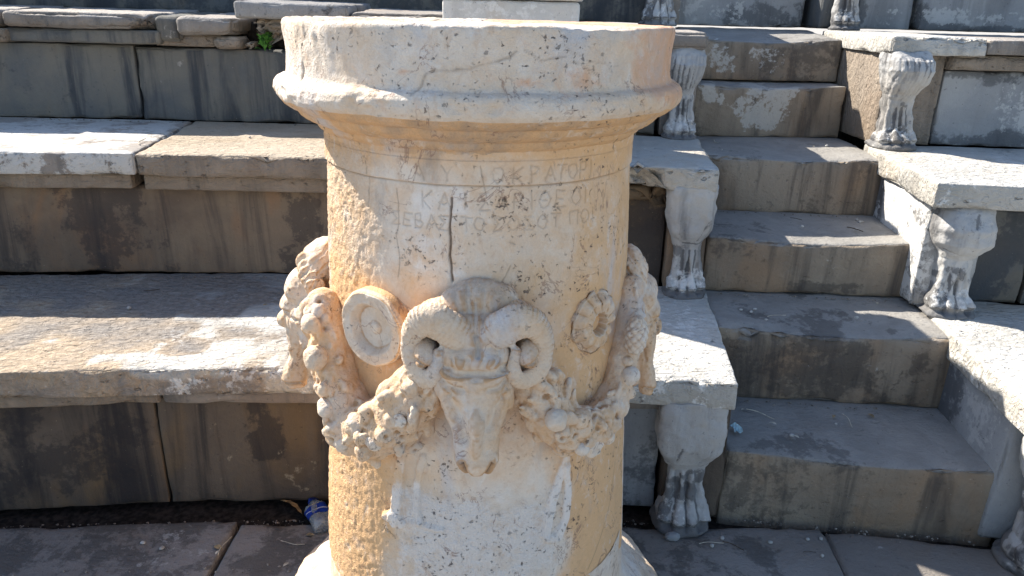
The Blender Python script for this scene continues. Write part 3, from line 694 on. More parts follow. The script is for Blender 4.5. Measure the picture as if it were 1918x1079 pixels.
R3 = bench('stone_bench', (1.7, 2.70), 'upper right bench with a grooved lion leg and a pale blue grey panel')
riser(R3, (1.480, 2.700), (1.95, 2.672), Z2, 1.100, BLUEGREY, 101, [('D', 1.7, 2.69, .86, .35, .035, .9), ('D', 1.65, 2.69, 1.09, .3, .025, .8), ('L', 1.75, 2.69, .98, .25, .07, .7)])
riser(R3, (1.955, 2.672), (3.1, 2.5), Z2, 1.100, BLUEGREY, 102)
block('end_block', (1.272, 2.690), (1.470, 2.685), (1.50, 3.3), (1.275, 3.3), Z2 + .003, 1.150, TAN, R3, seed=103, chip=.012, paint=[('D', 1.43, 2.69, 1.0, .05, .2, .3)])
rseat(R3, (1.245, 2.625), (1.560, 2.615), (1.270, 3.32), (1.575, 3.32), 1.210, .060, WHITE, 104, paint=[('L', 1.4, 2.62, 1.19, .1, .05, .5)])
rseat(R3, (1.566, 2.625), (2.05, 2.595), (1.582, 3.32), (2.05, 3.30), 1.206, .050, GREYTOP, 105)
rseat(R3, (2.056, 2.595), (3.1, 2.40), (2.055, 3.3), (3.3, 3.1), 1.206, .050, GREYTOP, 108)
block('moulding', (1.472, 2.650), (2.05, 2.630), (2.05, 3.0), (1.472, 3.0), 1.103, 1.153, TAN, R3, seed=106, r=.006)
block('moulding', (2.056, 2.630), (3.1, 2.44), (3.1, 3.0), (2.056, 3.0), 1.103, 1.153, TAN, R3, seed=107, r=.006)
lion_leg(R3, 1.318, 2.590, Z2, 1.152, .150, .094, .130, 7, 'scroll', depth=.14)

R4 = bench('stone_bench', (1.8, 3.32), 'topmost bench on the right, only its paw and pale riser stones showing')
riser(R4, (1.405, 3.335), (1.640, 3.33), Z3 + .003, Z4 - .075, BLUEGREY, 111, [('L', 1.55, 3.33, 1.27, .07, .05, .7), ('D', 1.42, 3.33, 1.3, .04, .2, .6)])
riser(R4, (1.660, 3.310), (2.25, 3.28), Z3 + .003, Z4 - .075, BLUEGREY, 112, [('L', 1.85, 3.3, 1.28, .2, .03, .9), ('D', 1.95, 3.3, 1.235, .3, .016, 1.0), ('D', 1.68, 3.3, 1.27, .03, .05, .9)])
riser(R4, (2.255, 3.28), (3.3, 3.1), Z3 + .003, Z4 - .075, BLUEGREY, 113)
block('end_block', (1.262, 3.345), (1.40, 3.34), (1.40, 3.8), (1.265, 3.8), Z3 + .003, Z4 - .075, RISE_SLATE, R4, seed=114)
rseat(R4, (1.25, 3.27), (2.25, 3.22), (1.27, 3.9), (2.25, 3.9), Z4, .07, GREYTOP, 115)
rseat(R4, (2.255, 3.22), (3.3, 3.04), (2.255, 3.9), (3.4, 3.8), Z4, .07, GREYTOP, 116)
lion_leg(R4, 1.345, 3.245, Z3, Z4 - .07, .15, .09, .115, 8, 'scroll', depth=.10)

# hillside behind the top row
hv = []; hf = []
hx = np.linspace(-14, 14, 60); hy = np.linspace(3.8, 22, 40)
HX, HY = np.meshgrid(hx, hy); Ph = np.column_stack([HX.ravel(), HY.ravel(), np.zeros(HX.size)])
hz = 1.56 + (HY.ravel() - 3.8) * .30 + fbm(Ph, .6, 4, 9) * .15 * np.clip((HY.ravel() - 4) / 2, 0, 1)
Ph[:, 2] = hz; ids = np.arange(HX.size).reshape(HX.shape)
hill = link('hillside', mesh_from('hillside', Ph, np.stack([ids[:-1, :-1], ids[:-1, 1:], ids[1:, 1:], ids[1:, :-1]], -1).reshape(-1, 4), plain('dry_earth', (.30, .24, .15), .95, .3, 5)))
meta(hill, kind='structure')

# ================================================================== PEDESTAL behind the altar
PD = thing('marble_pedestal', (-.025, 2.45, Z2), 'pale square marble pedestal rising behind the rim of the round altar', 'pedestal')
block('shaft', (-.222, 2.30), (.178, 2.30), (.178, 2.68), (-.222, 2.68), .90, 1.287, MARBLE, PD, seed=120, r=.008, chip=.006, paint=[('L', 0, 2.3, 1.2, .3, .3, .6)])
block('base_moulding', (-.262, 2.26), (.218, 2.26), (.218, 2.695), (-.262, 2.695), Z2 + .006, .899, MARBLE, PD, seed=121, r=.02)
block('crown_moulding', (-.232, 2.29), (.188, 2.29), (.188, 2.69), (-.232, 2.69), 1.288, 1.305, MARBLE, PD, seed=122, r=.01)
block('crown_moulding', (-.252, 2.27), (.208, 2.27), (.208, 2.695), (-.252, 2.695), 1.3065, 1.38, MARBLE, PD, seed=123, r=.012)

# ================================================================== THE ROUND ALTAR
AX, AY = -.060, 1.27
AL = thing('round_altar', (AX, AY, 0), 'cream marble round altar carved with ram heads, garlands and a Greek inscription, in the foreground', 'altar')
def prof(z, knots):
    zs = [k[0] for k in knots]; rs = [k[1] for k in knots]; return np.interp(z, zs, rs)
SH = [(.28, .2945), (.32, .2925), (.45, .2845), (.60, .2745), (.75, .2655), (.93, .2575), (1.0, .2535), (1.0305, .2525), (1.032, .2555), (1.06, .2550), (1.092, .2560)]

STROKES = {
 'A': [[(0, 0), (.5, 1), (1, 0)], [(.25, .45), (.5, .25), (.75, .45)]], 'Y': [[(0, 1), (.5, .5), (1, 1)], [(.5, .5), (.5, 0)]],
 'T': [[(0, 1), (1, 1)], [(.5, 1), (.5, 0)]], 'I': [[(.5, 0), (.5, 1)]], 'K': [[(.1, 0), (.1, 1)], [(.9, 1), (.1, .5), (.9, 0)]],
 'P': [[(.15, 0), (.15, 1), (.65, 1), (.8, .78), (.65, .52), (.15, .5)]], 'S': [[(.95, 1), (.05, 1), (.6, .5), (.05, 0), (.95, 0)]],
 'E': [[(.9, 1), (.1, 1), (.1, 0), (.9, 0)], [(.1, .5), (.7, .5)]], 'B': [[(.1, 0), (.1, 1), (.7, 1), (.8, .75), (.65, .52), (.1, .5)], [(.65, .52), (.9, .3), (.75, 0), (.1, 0)]],
 'N': [[(0, 0), (0, 1), (1, 1), (1, 0)]],
 'O': [[(.5 + .5 * math.cos(t * math.pi / 6), .5 + .5 * math.sin(t * math.pi / 6)) for t in range(13)]]}
STROKES['H'] = STROKES['O'] + [[(.3, .5), (.7, .5)]]     # theta
TXT = []
def jit(st):
    return [(x + _jr.uniform(-.09, .09), y + _jr.uniform(-.06, .06)) for x, y in st]
_jr = random.Random(9)
def line(chars, cols, z, h, wdt):                          # chars placed at given angles (degrees)
    for ch, th in zip(chars, cols):
        for st in STROKES[ch]:
            w = wdt * (.5 if ch == 'I' else 1)
            TXT.append([((math.radians(th)) * .257 + (x - .5) * w, z + y * h) for x, y in jit(st)])
line('AYTOKPATOPI', [-16.5, -7.5, 0.6, 8.4, 14.6, 20.3, 25.5, 29.8, 34.2, 38.6, 42.0], 1.037, .0215, .0165)
line('KAISAPIHEOI', [-14.5, -8.5, -1.8, 4.2, 9.8, 15.2, 19.6, 24.2, 30.0, 36.4, 40.6], .998, .0225, .0175)
line('SEBASTOSOSOTNOI', [-25.5, -21.0, -17.0, -12.5, -8.5, -1.5, 2.6, 8.4, 13.6, 18.8, 23.5, 28.5, 35.5, 40.5, 44.5], .968, .0195, .0150)
CRK = [[(-6.0, 1.014), (-6.4, .99), (-6.9, .97), (-6.4, .955), (-6.5, .93), (-6.0, .905), (-5.7, .893)],
       [(-25, 1.02), (-24.2, .98), (-25, .95), (-23.8, .92), (-24.5, .89)], [(3.0, 1.06), (3.6, 1.045), (4.4, 1.03), (5.0, 1.015)],
       [(12.5, .915), (11, .90), (9.8, .892), (9.6, .888)], [(-38, 1.06), (-36.5, 1.02), (-37.5, .985)]]
CRK2 = [[(46, .335), (52, .37), (60, .42), (66, .50)], [(-38, .30), (-52, .36), (-64, .40)]]

def shaft():
    th = np.concatenate([np.arange(-180, -100, 2.0), np.arange(-100, -35, .5), np.arange(-35, 55, .24), np.arange(55, 100, .5), np.arange(100, 180, 2.0)])
    z = np.concatenate([np.arange(.28, .955, .0028), np.arange(.955, 1.066, .0010), np.arange(1.066, 1.093, .0028)])
    TH, ZZ = np.meshgrid(np.radians(th), z); t = TH.ravel(); zz = ZZ.ravel()
    R = prof(zz, SH)
    s = t * .257; P2 = np.column_stack([s, zz])
    X0 = np.column_stack([R * np.sin(t), -R * np.cos(t), zz])
    deg = np.degrees(t)
    groove = np.zeros(len(t)); disp = np.zeros(len(t))
    fm = (zz > .96) & (zz < 1.064) & (np.abs(deg - 12) < 42)
    idx = np.where(fm)[0]; Pf = P2[idx] + np.column_stack([fbm(X0[idx], 90, 2, 5), fbm(X0[idx], 90, 2, 6)]) * .0009
    wear = sstep(-.55, .35, fbm(X0[idx], 16, 3, 4) + .15 + .010 * (deg[idx]))
    best = np.zeros(len(idx))
    for st in TXT:
        for a, b_ in zip(st[:-1], st[1:]):
            bb = (Pf[:, 0] > min(a[0], b_[0]) - .006) & (Pf[:, 0] < max(a[0], b_[0]) + .006) & (Pf[:, 1] > min(a[1], b_[1]) - .006) & (Pf[:, 1] < max(a[1], b_[1]) + .006)
            k = np.where(bb)[0]
            if len(k): best[k] = np.maximum(best[k], np.exp(-(seg_dist(Pf[k], a, b_) / .00125) ** 2))
    disp[idx] -= best * wear * .0011; groove[idx] = best * wear * .36
    wob = fbm(X0, 60, 3, 31) * .0016
    for i, c in enumerate(CRK):
        pts = [(math.radians(a) * .257, b_) for a, b_ in c]
        d = poly_dist(P2 + wob[:, None], pts); wd = .0016 if i == 0 else .0009
        ln = np.exp(-(d / wd) ** 2) * (1 if i == 0 else .55)
        groove = np.maximum(groove, ln); disp -= ln * (.005 if i == 0 else .0015)
    for c in CRK2:
        pts = [(math.radians(a) * .257, b_) for a, b_ in c]; ln = np.exp(-(poly_dist(P2 + wob[:, None], pts) / .0012) ** 2) * .5
        groove = np.maximum(groove, ln); disp -= ln * .001
    # neck line
    ln = np.exp(-((zz - 1.0312 + fbm(X0, 20, 2, 3) * .0008) / .0013) ** 2); disp -= ln * .0022; groove = np.maximum(groove, ln * .6)
    # weathered roughness: left flank pitted, lower front flaked
    pit = sstep(-25, -48, deg) * sstep(-115, -80, deg)
    flake = sstep(-38, -12, deg + fbm(X0, 14, 3, 61) * 14) * sstep(44, 24, deg + fbm(X0, 14, 3, 62) * 10) * sstep(.575, .52, zz + fbm(X0, 12, 3, 8) * .05)
    nz = fbm(X0, 130, 3, 2)
    disp += nz * (.0004 + .0016 * pit + .0011 * flake) + fbm(X0, 9, 3, 12) * .0016
    smoothR = sstep(38, 44, deg + fbm(X0, 10, 2, 9) * 3) * sstep(.60, .57, zz) * sstep(76, 72, deg + fbm(X0, 30, 2, 19) * 3)
    disp -= smoothR * .0035
    # hanging ribbons in low relief
    def rel(pts, w, h, col=0.0):
        q = [(math.radians(a) * .272, b_) for a, b_ in pts]
        d = poly_dist(np.column_stack([t * .272, zz]) + wob[:, None] * 2, q)
        return sstep(w, w * .6, d) * h
    rb = rel([(33.5, .585), (30.5, .55), (28, .51), (26.0, .455)], .010, .007) + rel([(33.5, .57), (34.5, .52), (33.5, .47), (30.5, .438), (27.0, .445)], .009, .006)
    rb2 = rel([(-23, .60), (-24.5, .53), (-26, .47)], .011, .005) + rel([(-29, .475), (-26, .485), (-23, .472)], .009, .005) + rel([(-15.5, .60), (-17, .56), (-17.5, .52), (-18, .50), (-16, .487)], .007, .004) + rel([(-20, .478), (-16, .482), (-12, .474), (-9, .476)], .006, .004)
    disp += rb + rb2
    white = np.clip(flake * .75 + np.clip(rb, 0, .006) * 110 + np.clip(rb2, 0, .005) * 90, 0, 1)
    white = np.maximum(white, .7 * sstep(75, 79, deg + fbm(X0, 30, 2, 19) * 3) * sstep(.60, .56, zz))
    white = np.maximum(white, .55 * sstep(-30, -14, deg) * sstep(8, -6, deg) * sstep(.86, .93, zz) * sstep(1.06, 1.02, zz))
    ochre = .42 + .5 * sstep(1.03, 1.10, zz) + .80 * sstep(18, 50, deg) * (.55 + .45 * sstep(.9, .8, zz)) + .75 * smoothR + .6 * sstep(-18, -34, deg) * sstep(.90, .80, zz) + .25 * sstep(-25, -50, deg) - .8 * flake
    ochre = ochre * 1.0 - .02 + .25 * np.exp(-((zz - .74) / .14) ** 2)
    soot = .62 * np.exp(-((deg + 13 + 4 * fbm(X0, 8, 2, 77)) / 7) ** 2) * sstep(.98, 1.05, zz) + .50 * np.exp(-((deg + 31) / 5) ** 2) * sstep(.86, .95, zz) * sstep(1.08, 1.0, zz) + .3 * np.exp(-((deg - 3) / 22) ** 2) * sstep(1.065, 1.085, zz)
    rough = np.clip(pit * 1.0 + flake * .9, 0, 1)
    rr = R + disp
    V = np.column_stack([AX + rr * np.sin(t), AY - rr * np.cos(t), zz])
    n0, n1 = TH.shape; ids = np.arange(n0 * n1).reshape(n0, n1); nxt = np.roll(ids, -1, axis=1)
    Fc = np.stack([ids[:-1], nxt[:-1], nxt[1:], ids[1:]], -1).reshape(-1, 4)
    part('shaft', V, Fc, ALTAR, AL, {'groove': groove, 'ochre': ochre, 'white': white, 'soot': soot, 'rough': rough, 'carved': groove * 0, 'rust': groove * 0})
shaft()

def lathe(name, pr, res_t=.5, dz=.0025, fn=None, attrs=None, closed_top=False, amp=.001):
    """turned stone member: pr = list of (r, z) profile points from bottom to top, densely resampled"""
    pr = np.array(pr, float); seg = np.linalg.norm(np.diff(pr, axis=0), axis=1); cum = np.concatenate([[0], np.cumsum(seg)])
    n = int(cum[-1] / dz); u = np.linspace(0, cum[-1], n)
    r = np.interp(u, cum, pr[:, 0]); z = np.interp(u, cum, pr[:, 1])
    th = np.concatenate([np.arange(-180, -105, 2.0), np.arange(-105, 105, res_t), np.arange(105, 180, 2.0)])
    TH, RR = np.meshgrid(np.radians(th), r); ZZ = np.repeat(z[:, None], len(th), 1)
    t, R, zz = TH.ravel(), RR.ravel(), ZZ.ravel()
    X0 = np.column_stack([R * np.sin(t), -R * np.cos(t), zz])
    dr = np.gradient(r); dzz = np.gradient(z); ln = np.hypot(dr, dzz); nr = np.repeat((dzz / ln)[:, None], len(th), 1).ravel(); nz_ = np.repeat((-dr / ln)[:, None], len(th), 1).ravel()
    at = {k: np.zeros(len(t)) for k in ('groove', 'ochre', 'white', 'soot', 'rough', 'carved', 'rust')}
    d = fbm(X0, 10, 3, 3) * amp * 2 + fbm(X0, 45, 3, 8) * amp
    if fn: d = d + fn(np.degrees(t), zz, R, X0, at)
    rr = R + nr * d * (R > .02); z2 = zz + nz_ * d
    V = np.column_stack([AX + rr * np.sin(t), AY - rr * np.cos(t), z2])
    n0, n1 = TH.shape; ids = np.arange(n0 * n1).reshape(n0, n1); nxt = np.roll(ids, -1, axis=1)
    Fc = np.stack([ids[:-1], nxt[:-1], nxt[1:], ids[1:]], -1).reshape(-1, 4)
    return part(name, V, Fc, ALTAR, AL, at)

def crown_fn(deg, z, R, X0, at):
    # battered torus lip and worn rim
    lip = np.exp(-((z - 1.143) / .014) ** 2) * (R > .30)
    d = -lip * np.clip(fbm(X0, 16, 4, 44), 0, 1) * .022 - lip * sstep(-35, -70, deg) * np.clip(fbm(X0, 26, 3, 51) + .2, 0, 1) * .016
    rim = sstep(1.222, 1.240, z)
    d -= rim * np.clip(fbm(X0, 22, 4, 14) - .02, 0, 1) * .010
    left = sstep(-28, -55, deg) * sstep(1.16, 1.20, z)
    d += left * fbm(np.column_stack([X0[:, 0], X0[:, 1], X0[:, 2] * .35]), 45, 3, 6) * .0035
    # short crack on the left of the rim and the long brown vein
    P2 = np.column_stack([np.radians(deg) * .307, z]) + np.column_stack([fbm(X0, 55, 4, 71), fbm(X0, 55, 4, 72)]) * .0050
    def ln(pts, w): return np.exp(-(poly_dist(P2, [(math.radians(a) * .307, b) for a, b in pts]) / w) ** 2)
    cr = ln([(-52.5, 1.164), (-51, 1.178), (-51.5, 1.186)], .0018) * (z > 1.155) * (R < .312)
    vein = ln([(-12.6, 1.158), (-11.2, 1.172), (-10.6, 1.186), (-8.8, 1.186), (-6, 1.187), (-3.5, 1.190), (0, 1.1905), (4, 1.197), (7, 1.200), (9.5, 1.205), (11, 1.212)], .0016) * (.5 + .5 * sstep(-.2, .2, fbm(X0, 80, 2, 3))) * (z > 1.156)
    v2 = ln([(26, 1.2), (30, 1.19), (33, 1.178), (34, 1.168)], .0009) * .5 + ln([(22, 1.222), (30, 1.2), (40, 1.195)], .0009) * .35 + ln([(13, 1.214), (17, 1.202), (20, 1.203), (24, 1.208)], .0012) * .5
    at['groove'][:] = np.clip(cr * 1.0 + vein * .62 + v2 * (z > 1.156), 0, 1)
    d -= cr * .003 + vein * .0008
    at['rust'][:] = .22 * (z > 1.13) + (.62 * sstep(36, 66, deg + fbm(X0, 9, 3, 90) * 16) + .25 * fbm(X0, 14, 3, 91) * sstep(30, 45, deg)) * sstep(1.12, 1.16, z) + .75 * np.exp(-((deg - 13.5) / 3) ** 2 - ((z - 1.175) / .008) ** 2) + .6 * np.exp(-((deg + 16) / 2) ** 2 - ((z - 1.185) / .006) ** 2) + .35 * np.exp(-((deg - 30) / 8) ** 2 - ((z - 1.18) / .02) ** 2)
    at['white'][:] = .15 * (z > 1.155) + .15 * sstep(1.13, 1.15, z)
    at['ochre'][:] = np.where(z < 1.128, 1.25, .30) + .25 * sstep(30, 60, deg)
    at['soot'][:] = np.where((z < 1.128), .35 * np.exp(-((deg + 2) / 28) ** 2) + .25, 0) + .25 * np.exp(-((z - 1.157) / .004) ** 2)
    at['rough'][:] = .35 + .4 * left
    return d
lathe('crown', [(.2545, 1.072), (.2555, 1.079), (.262, 1.0835), (.2655, 1.088), (.2665, 1.092), (.2675, 1.0935), (.274, 1.0945), (.283, 1.0985), (.2905, 1.1045), (.294, 1.110), (.2945, 1.1125), (.2985, 1.1135),
                (.306, 1.116), (.3135, 1.1215), (.3195, 1.1275), (.3245, 1.134), (.3265, 1.1425), (.3250, 1.1515), (.3205, 1.1575), (.3145, 1.1605), (.3085, 1.1620), (.3060, 1.166), (.3045, 1.176), (.3040, 1.195), (.3045, 1.215), (.3058, 1.228),
                (.3060, 1.236), (.3045, 1.2405), (.300, 1.2425), (.20, 1.2435), (.0, 1.2435)], dz=.0020, fn=crown_fn)

def base_fn(deg, z, R, X0, at):
    at['white'][:] = .35; at['ochre'][:] = .25 + .3 * sstep(-20, -50, deg); at['rough'][:] = .3
    tor = np.exp(-((z - .10) / .05) ** 2)
    return -tor * np.clip(fbm(X0, 12, 4, 14), 0, 1) * .02
lathe('base', [(.0, .0), (.425, .0), (.430, .01), (.430, .045), (.424, .056), (.414, .062), (.416, .070), (.412, .082), (.400, .092), (.386, .098), (.384, .106), (.374, .116), (.358, .124), (.354, .132), (.340, .146), (.322, .160), (.308, .176), (.299, .196), (.2955, .220), (.293, .26), (.290, .325)], dz=.003, fn=base_fn, amp=.0015)

# ---- ram head (local frame: x to the right, y outward negative, z up; rotated round the altar axis)
PX = .00072
def face_pt(px, py, out):                                  # offsets around the front head's middle
    return ((px - 893) * PX, out, .766 - (py - 700) * PX * 1.10)
HOFF = math.radians(2.0)
def bend(V):
    """wrap flat (x, out, z) carving onto the round shaft: x becomes arc, out is height above the shaft"""
    R = np.interp(V[:, 2], [.5, .6, .75, .93, 1.0], [.279, .272, .2655, .2575, .2535])
    a = V[:, 0] / .335; rr = R + V[:, 1]
    return np.column_stack([rr * np.sin(a), -rr * np.cos(a), V[:, 2]])

def altar_part(name, parent, V, Fc, at, rots):
    """one mesh, shared by its turns round the altar"""
    me = mesh_from(name, V, Fc, ALTAR, at)
    out = []
    for i, (r, par) in enumerate(zip(rots, parent if isinstance(parent, list) else [parent] * len(rots))):
        o = bpy.data.objects.new(name, me); COL.objects.link(o); o.parent = par
        o.rotation_euler = (0, 0, r); out.append(o)
    return out

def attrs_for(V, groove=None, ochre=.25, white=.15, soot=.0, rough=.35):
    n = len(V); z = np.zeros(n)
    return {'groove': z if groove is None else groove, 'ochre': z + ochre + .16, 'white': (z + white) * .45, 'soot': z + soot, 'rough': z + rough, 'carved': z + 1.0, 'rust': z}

def head_mesh():
    b = Blob()
    E = lambda px, py, out, rx, ry, rz, rot=(0, 0, 0): b.ell(face_pt(px, py, out), (rx * PX, ry, rz * PX), rot)
    E(895, 572, .012, 100, .030, 44); E(850, 570, .018, 48, .028, 34); E(935, 568, .018, 48, .028, 34)          # woolly cap
    E(893, 625, .034, 66, .036, 55)                                                                              # skull
    E(893, 655, .054, 66, .028, 34); E(865, 655, .060, 26, .026, 20); E(925, 655, .060, 26, .026, 20)            # forelock
    E(866, 680, .064, 44, .022, 11, (0, .12, 0)); E(924, 680, .064, 44, .022, 11, (0, -.12, 0)); E(893, 700, .052, 66, .030, 24); E(838, 650, .040, 20, .032, 40); E(950, 650, .040, 18, .032, 40)                  # brow band
    b.loft([(face_pt(0, 889, 0)[2], 0.004, .050, 14 * PX, .016, .8), (face_pt(0, 874, 0)[2], 0.004, .056, 33 * PX, .028, .65), (face_pt(0, 850, 0)[2], 0.004, .060, 46 * PX, .030, .6),
            (face_pt(0, 825, 0)[2], 0.002, .056, 47 * PX, .030, .7), (face_pt(0, 790, 0)[2], 0.001, .054, 53 * PX, .030, .7), (face_pt(0, 750, 0)[2], 0, .050, 74 * PX, .032, .65), (face_pt(0, 715, 0)[2], 0, .044, 86 * PX, .038, .7), (face_pt(0, 685, 0)[2], 0, .046, 74 * PX, .040, .8)])
    E(846, 715, .050, 22, .030, 26); E(946, 715, .050, 22, .030, 26)                                             # eye sockets / cheeks
    E(831, 735, .032, 18, .034, 44, (0, .22, 0)); E(962, 735, .032, 18, .034, 44, (0, -.22, 0))                  # jaws
    b.loft([(face_pt(0, 880, 0)[2], 0.004, .02, 24 * PX, .03, .9), (face_pt(0, 800, 0)[2], 0.002, .02, 40 * PX, .04, .9), (face_pt(0, 700, 0)[2], 0, .02, 58 * PX, .05, .9)])
    E(896, 790, .084, 14, .012, 60)                                                                              # nose ridge
    V, N, Fc = b.fuse(.0020, 6)
    P2 = V[:, [0, 2]]; front = sstep(0.1, .6, N[:, 1])
    g = np.zeros(len(V))
    f2 = lambda pts: [face_pt(x_, y_, 0)[::2] for x_, y_ in pts]
    for pts, w, dep, gv in (([(869, 846), (873, 862), (884, 880)], .0030, .010, 1.0), ([(929, 848), (923, 864), (909, 881)], .0030, .010, 1.0),
                            ([(893, 610), (898, 625), (898, 640)], .004, .006, .6), ([(838, 722), (856, 740), (868, 765), (872, 800)], .007, .008, .0), ([(950, 722), (934, 745), (922, 775)], .007, .008, .0),
                            ([(830, 690), (850, 700), (870, 702)], .004, .004, .25), ([(958, 690), (940, 700), (920, 702)], .004, .004, .25),
                            ([(836, 700), (850, 712), (840, 722)], .003, .003, .3), ([(955, 705), (944, 716), (950, 726)], .003, .003, .3),
                            ([(838, 672), (860, 676), (893, 672), (930, 676), (955, 668)], .003, .003, .2), ([(875, 660), (880, 645)], .003, .003, .1), ([(905, 662), (912, 645)], .003, .003, .1), ([(925, 660), (935, 648)], .003, .003, .1), ([(855, 662), (850, 648)], .003, .003, .1),
                            ([(872, 528), (876, 560), (886, 598)], .004, .003, .05), ([(914, 530), (910, 575)], .004, .002, .05), ([(892, 560), (894, 605)], .003, .004, .15), ([(848, 545), (862, 575)], .004, .002, .0)):
        e = np.exp(-(poly_dist(P2, f2(pts)) / w) ** 2) * np.maximum(front, .15)
        g = np.maximum(g, e * gv); V = V - N * (e * dep)[:, None]
    V = V + N * (fbm(V, 45, 3, 5) * .0028 + fbm(V, 18, 3, 6) * .0055)[:, None]
    topc = sstep(.83, .86, V[:, 2])
    at = attrs_for(V, g, ochre=.30 + .35 * sstep(.80, .72, V[:, 2]) * sstep(.09, .04, V[:, 1]), white=.30 * topc + .2 * front, soot=.42 * topc + .12)
    return bend(V), Fc, at

def horn_mesh(side):
    """ridged horn curling out, down and back up into its own hook"""
    b = Blob()
    if side < 0:
        pts = [(888, 642), (868, 624), (844, 604), (814, 587), (784, 590), (762, 612), (753, 642), (756, 670), (768, 692), (790, 702), (808, 694), (817, 670), (819, 645)]
    else:
        pts = [(898, 642), (920, 624), (944, 604), (974, 587), (1006, 590), (1029, 612), (1036, 642), (1034, 672), (1018, 694), (992, 703), (974, 692), (968, 668), (974, 642)]
    out = [.046, .052, .057, .060, .061, .059, .056, .054, .056, .060, .064, .066, .062]
    rad = [28, 35, 39, 37, 31, 25, 22.5, 22.5, 23.5, 22.5, 19.5, 17, 13]
    P = np.array([face_pt(x_, y_, o) for (x_, y_), o in zip(pts, out)]); R_ = np.array(rad) * PX
    n = 90; u = np.linspace(0, len(P) - 1, n)
    from_ = lambda arr: np.interp(u, np.arange(len(arr)), arr)
    Pc = np.column_stack([from_(P[:, k]) for k in range(3)])
    for _ in range(3): Pc[1:-1] = (Pc[:-2] + 2 * Pc[1:-1] + Pc[2:]) / 4
    Rc = from_(R_); L = np.concatenate([[0], np.cumsum(np.linalg.norm(np.diff(Pc, axis=0), axis=1))])
    ridge = (1 + .018 * np.sin(L / .0072 * 2 * math.pi))
    b.tube(Pc, Rc * ridge, seg=26, up=(0, 1, 0), flat=.60)
    # web joining horn to the background so it is not free-standing
    b.tube(np.column_stack([Pc[:, 0], Pc[:, 1] - .030, Pc[:, 2]])[:62], (Rc * .86)[:62], seg=14, up=(0, 1, 0), flat=1.4)
    V, N, Fc = b.fuse(.0017, 1)
    # radial ridges follow the curl
    D2 = ((V[:, None, [0, 2]] - Pc[None, ::2][:, :, [0, 2]]) ** 2).sum(2); k = D2.argmin(1) * 2; off = np.sqrt(D2.min(1)) / np.maximum(Rc[k], 1e-4)
    nx_ = np.minimum(k + 1, n - 1); T = Pc[nx_] - Pc[np.maximum(k - 1, 0)]; T /= np.linalg.norm(T, axis=1, keepdims=True)
    ll = L[k] + ((V - Pc[k]) * T).sum(1)
    w = fbm(V, 60, 2, 3)
    rg = np.clip(np.sin(ll / .0075 * 2 * math.pi + w * 2.4), -1, 1) ** 3
    outer = sstep(.25, .8, off)
    msk = sstep(-.35, .35, fbm(V, 22, 2, 44))
    V = V + N * (rg * .0008 * outer * msk + fbm(V, 40, 3, 7 + side) * .0022 + fbm(V, 15, 3, 17 + side) * .003)[:, None]
    at = attrs_for(V, np.clip(-rg, 0, 1) * .07 * outer * msk, ochre=.18 + .4 * sstep(.06, .02, V[:, 1]), white=.30, soot=.16)
    return bend(V), Fc, at

def ear_mesh(side):
    b = Blob(); cx_ = 789 if side < 0 else 1001; cy_ = 652
    b.ell(face_pt(cx_, cy_, .050), (22 * PX, .028, 30 * PX), (0, .35 * side, 0))
    b.ell(face_pt(cx_ + 4 * side, cy_ + 12, .052), (15 * PX, .024, 14 * PX), (0, -.7, 0))
    V, N, Fc = b.fuse(.0017, 1)
    q = [face_pt(cx_ - 12, cy_ + 4, 0)[::2], face_pt(cx_ + 12, cy_ + 22, 0)[::2]]
    if side > 0: q = [face_pt(cx_ + 14, cy_ + 2, 0)[::2], face_pt(cx_ - 12, cy_ + 20, 0)[::2]]
    e = np.exp(-(poly_dist(V[:, [0, 2]], q) / .0022) ** 2)
    V = V - N * (e * .006)[:, None] + N * (fbm(V, 45, 3, 9) * .002)[:, None]
    return bend(V), Fc, attrs_for(V, e * .7, ochre=.35, white=.15)

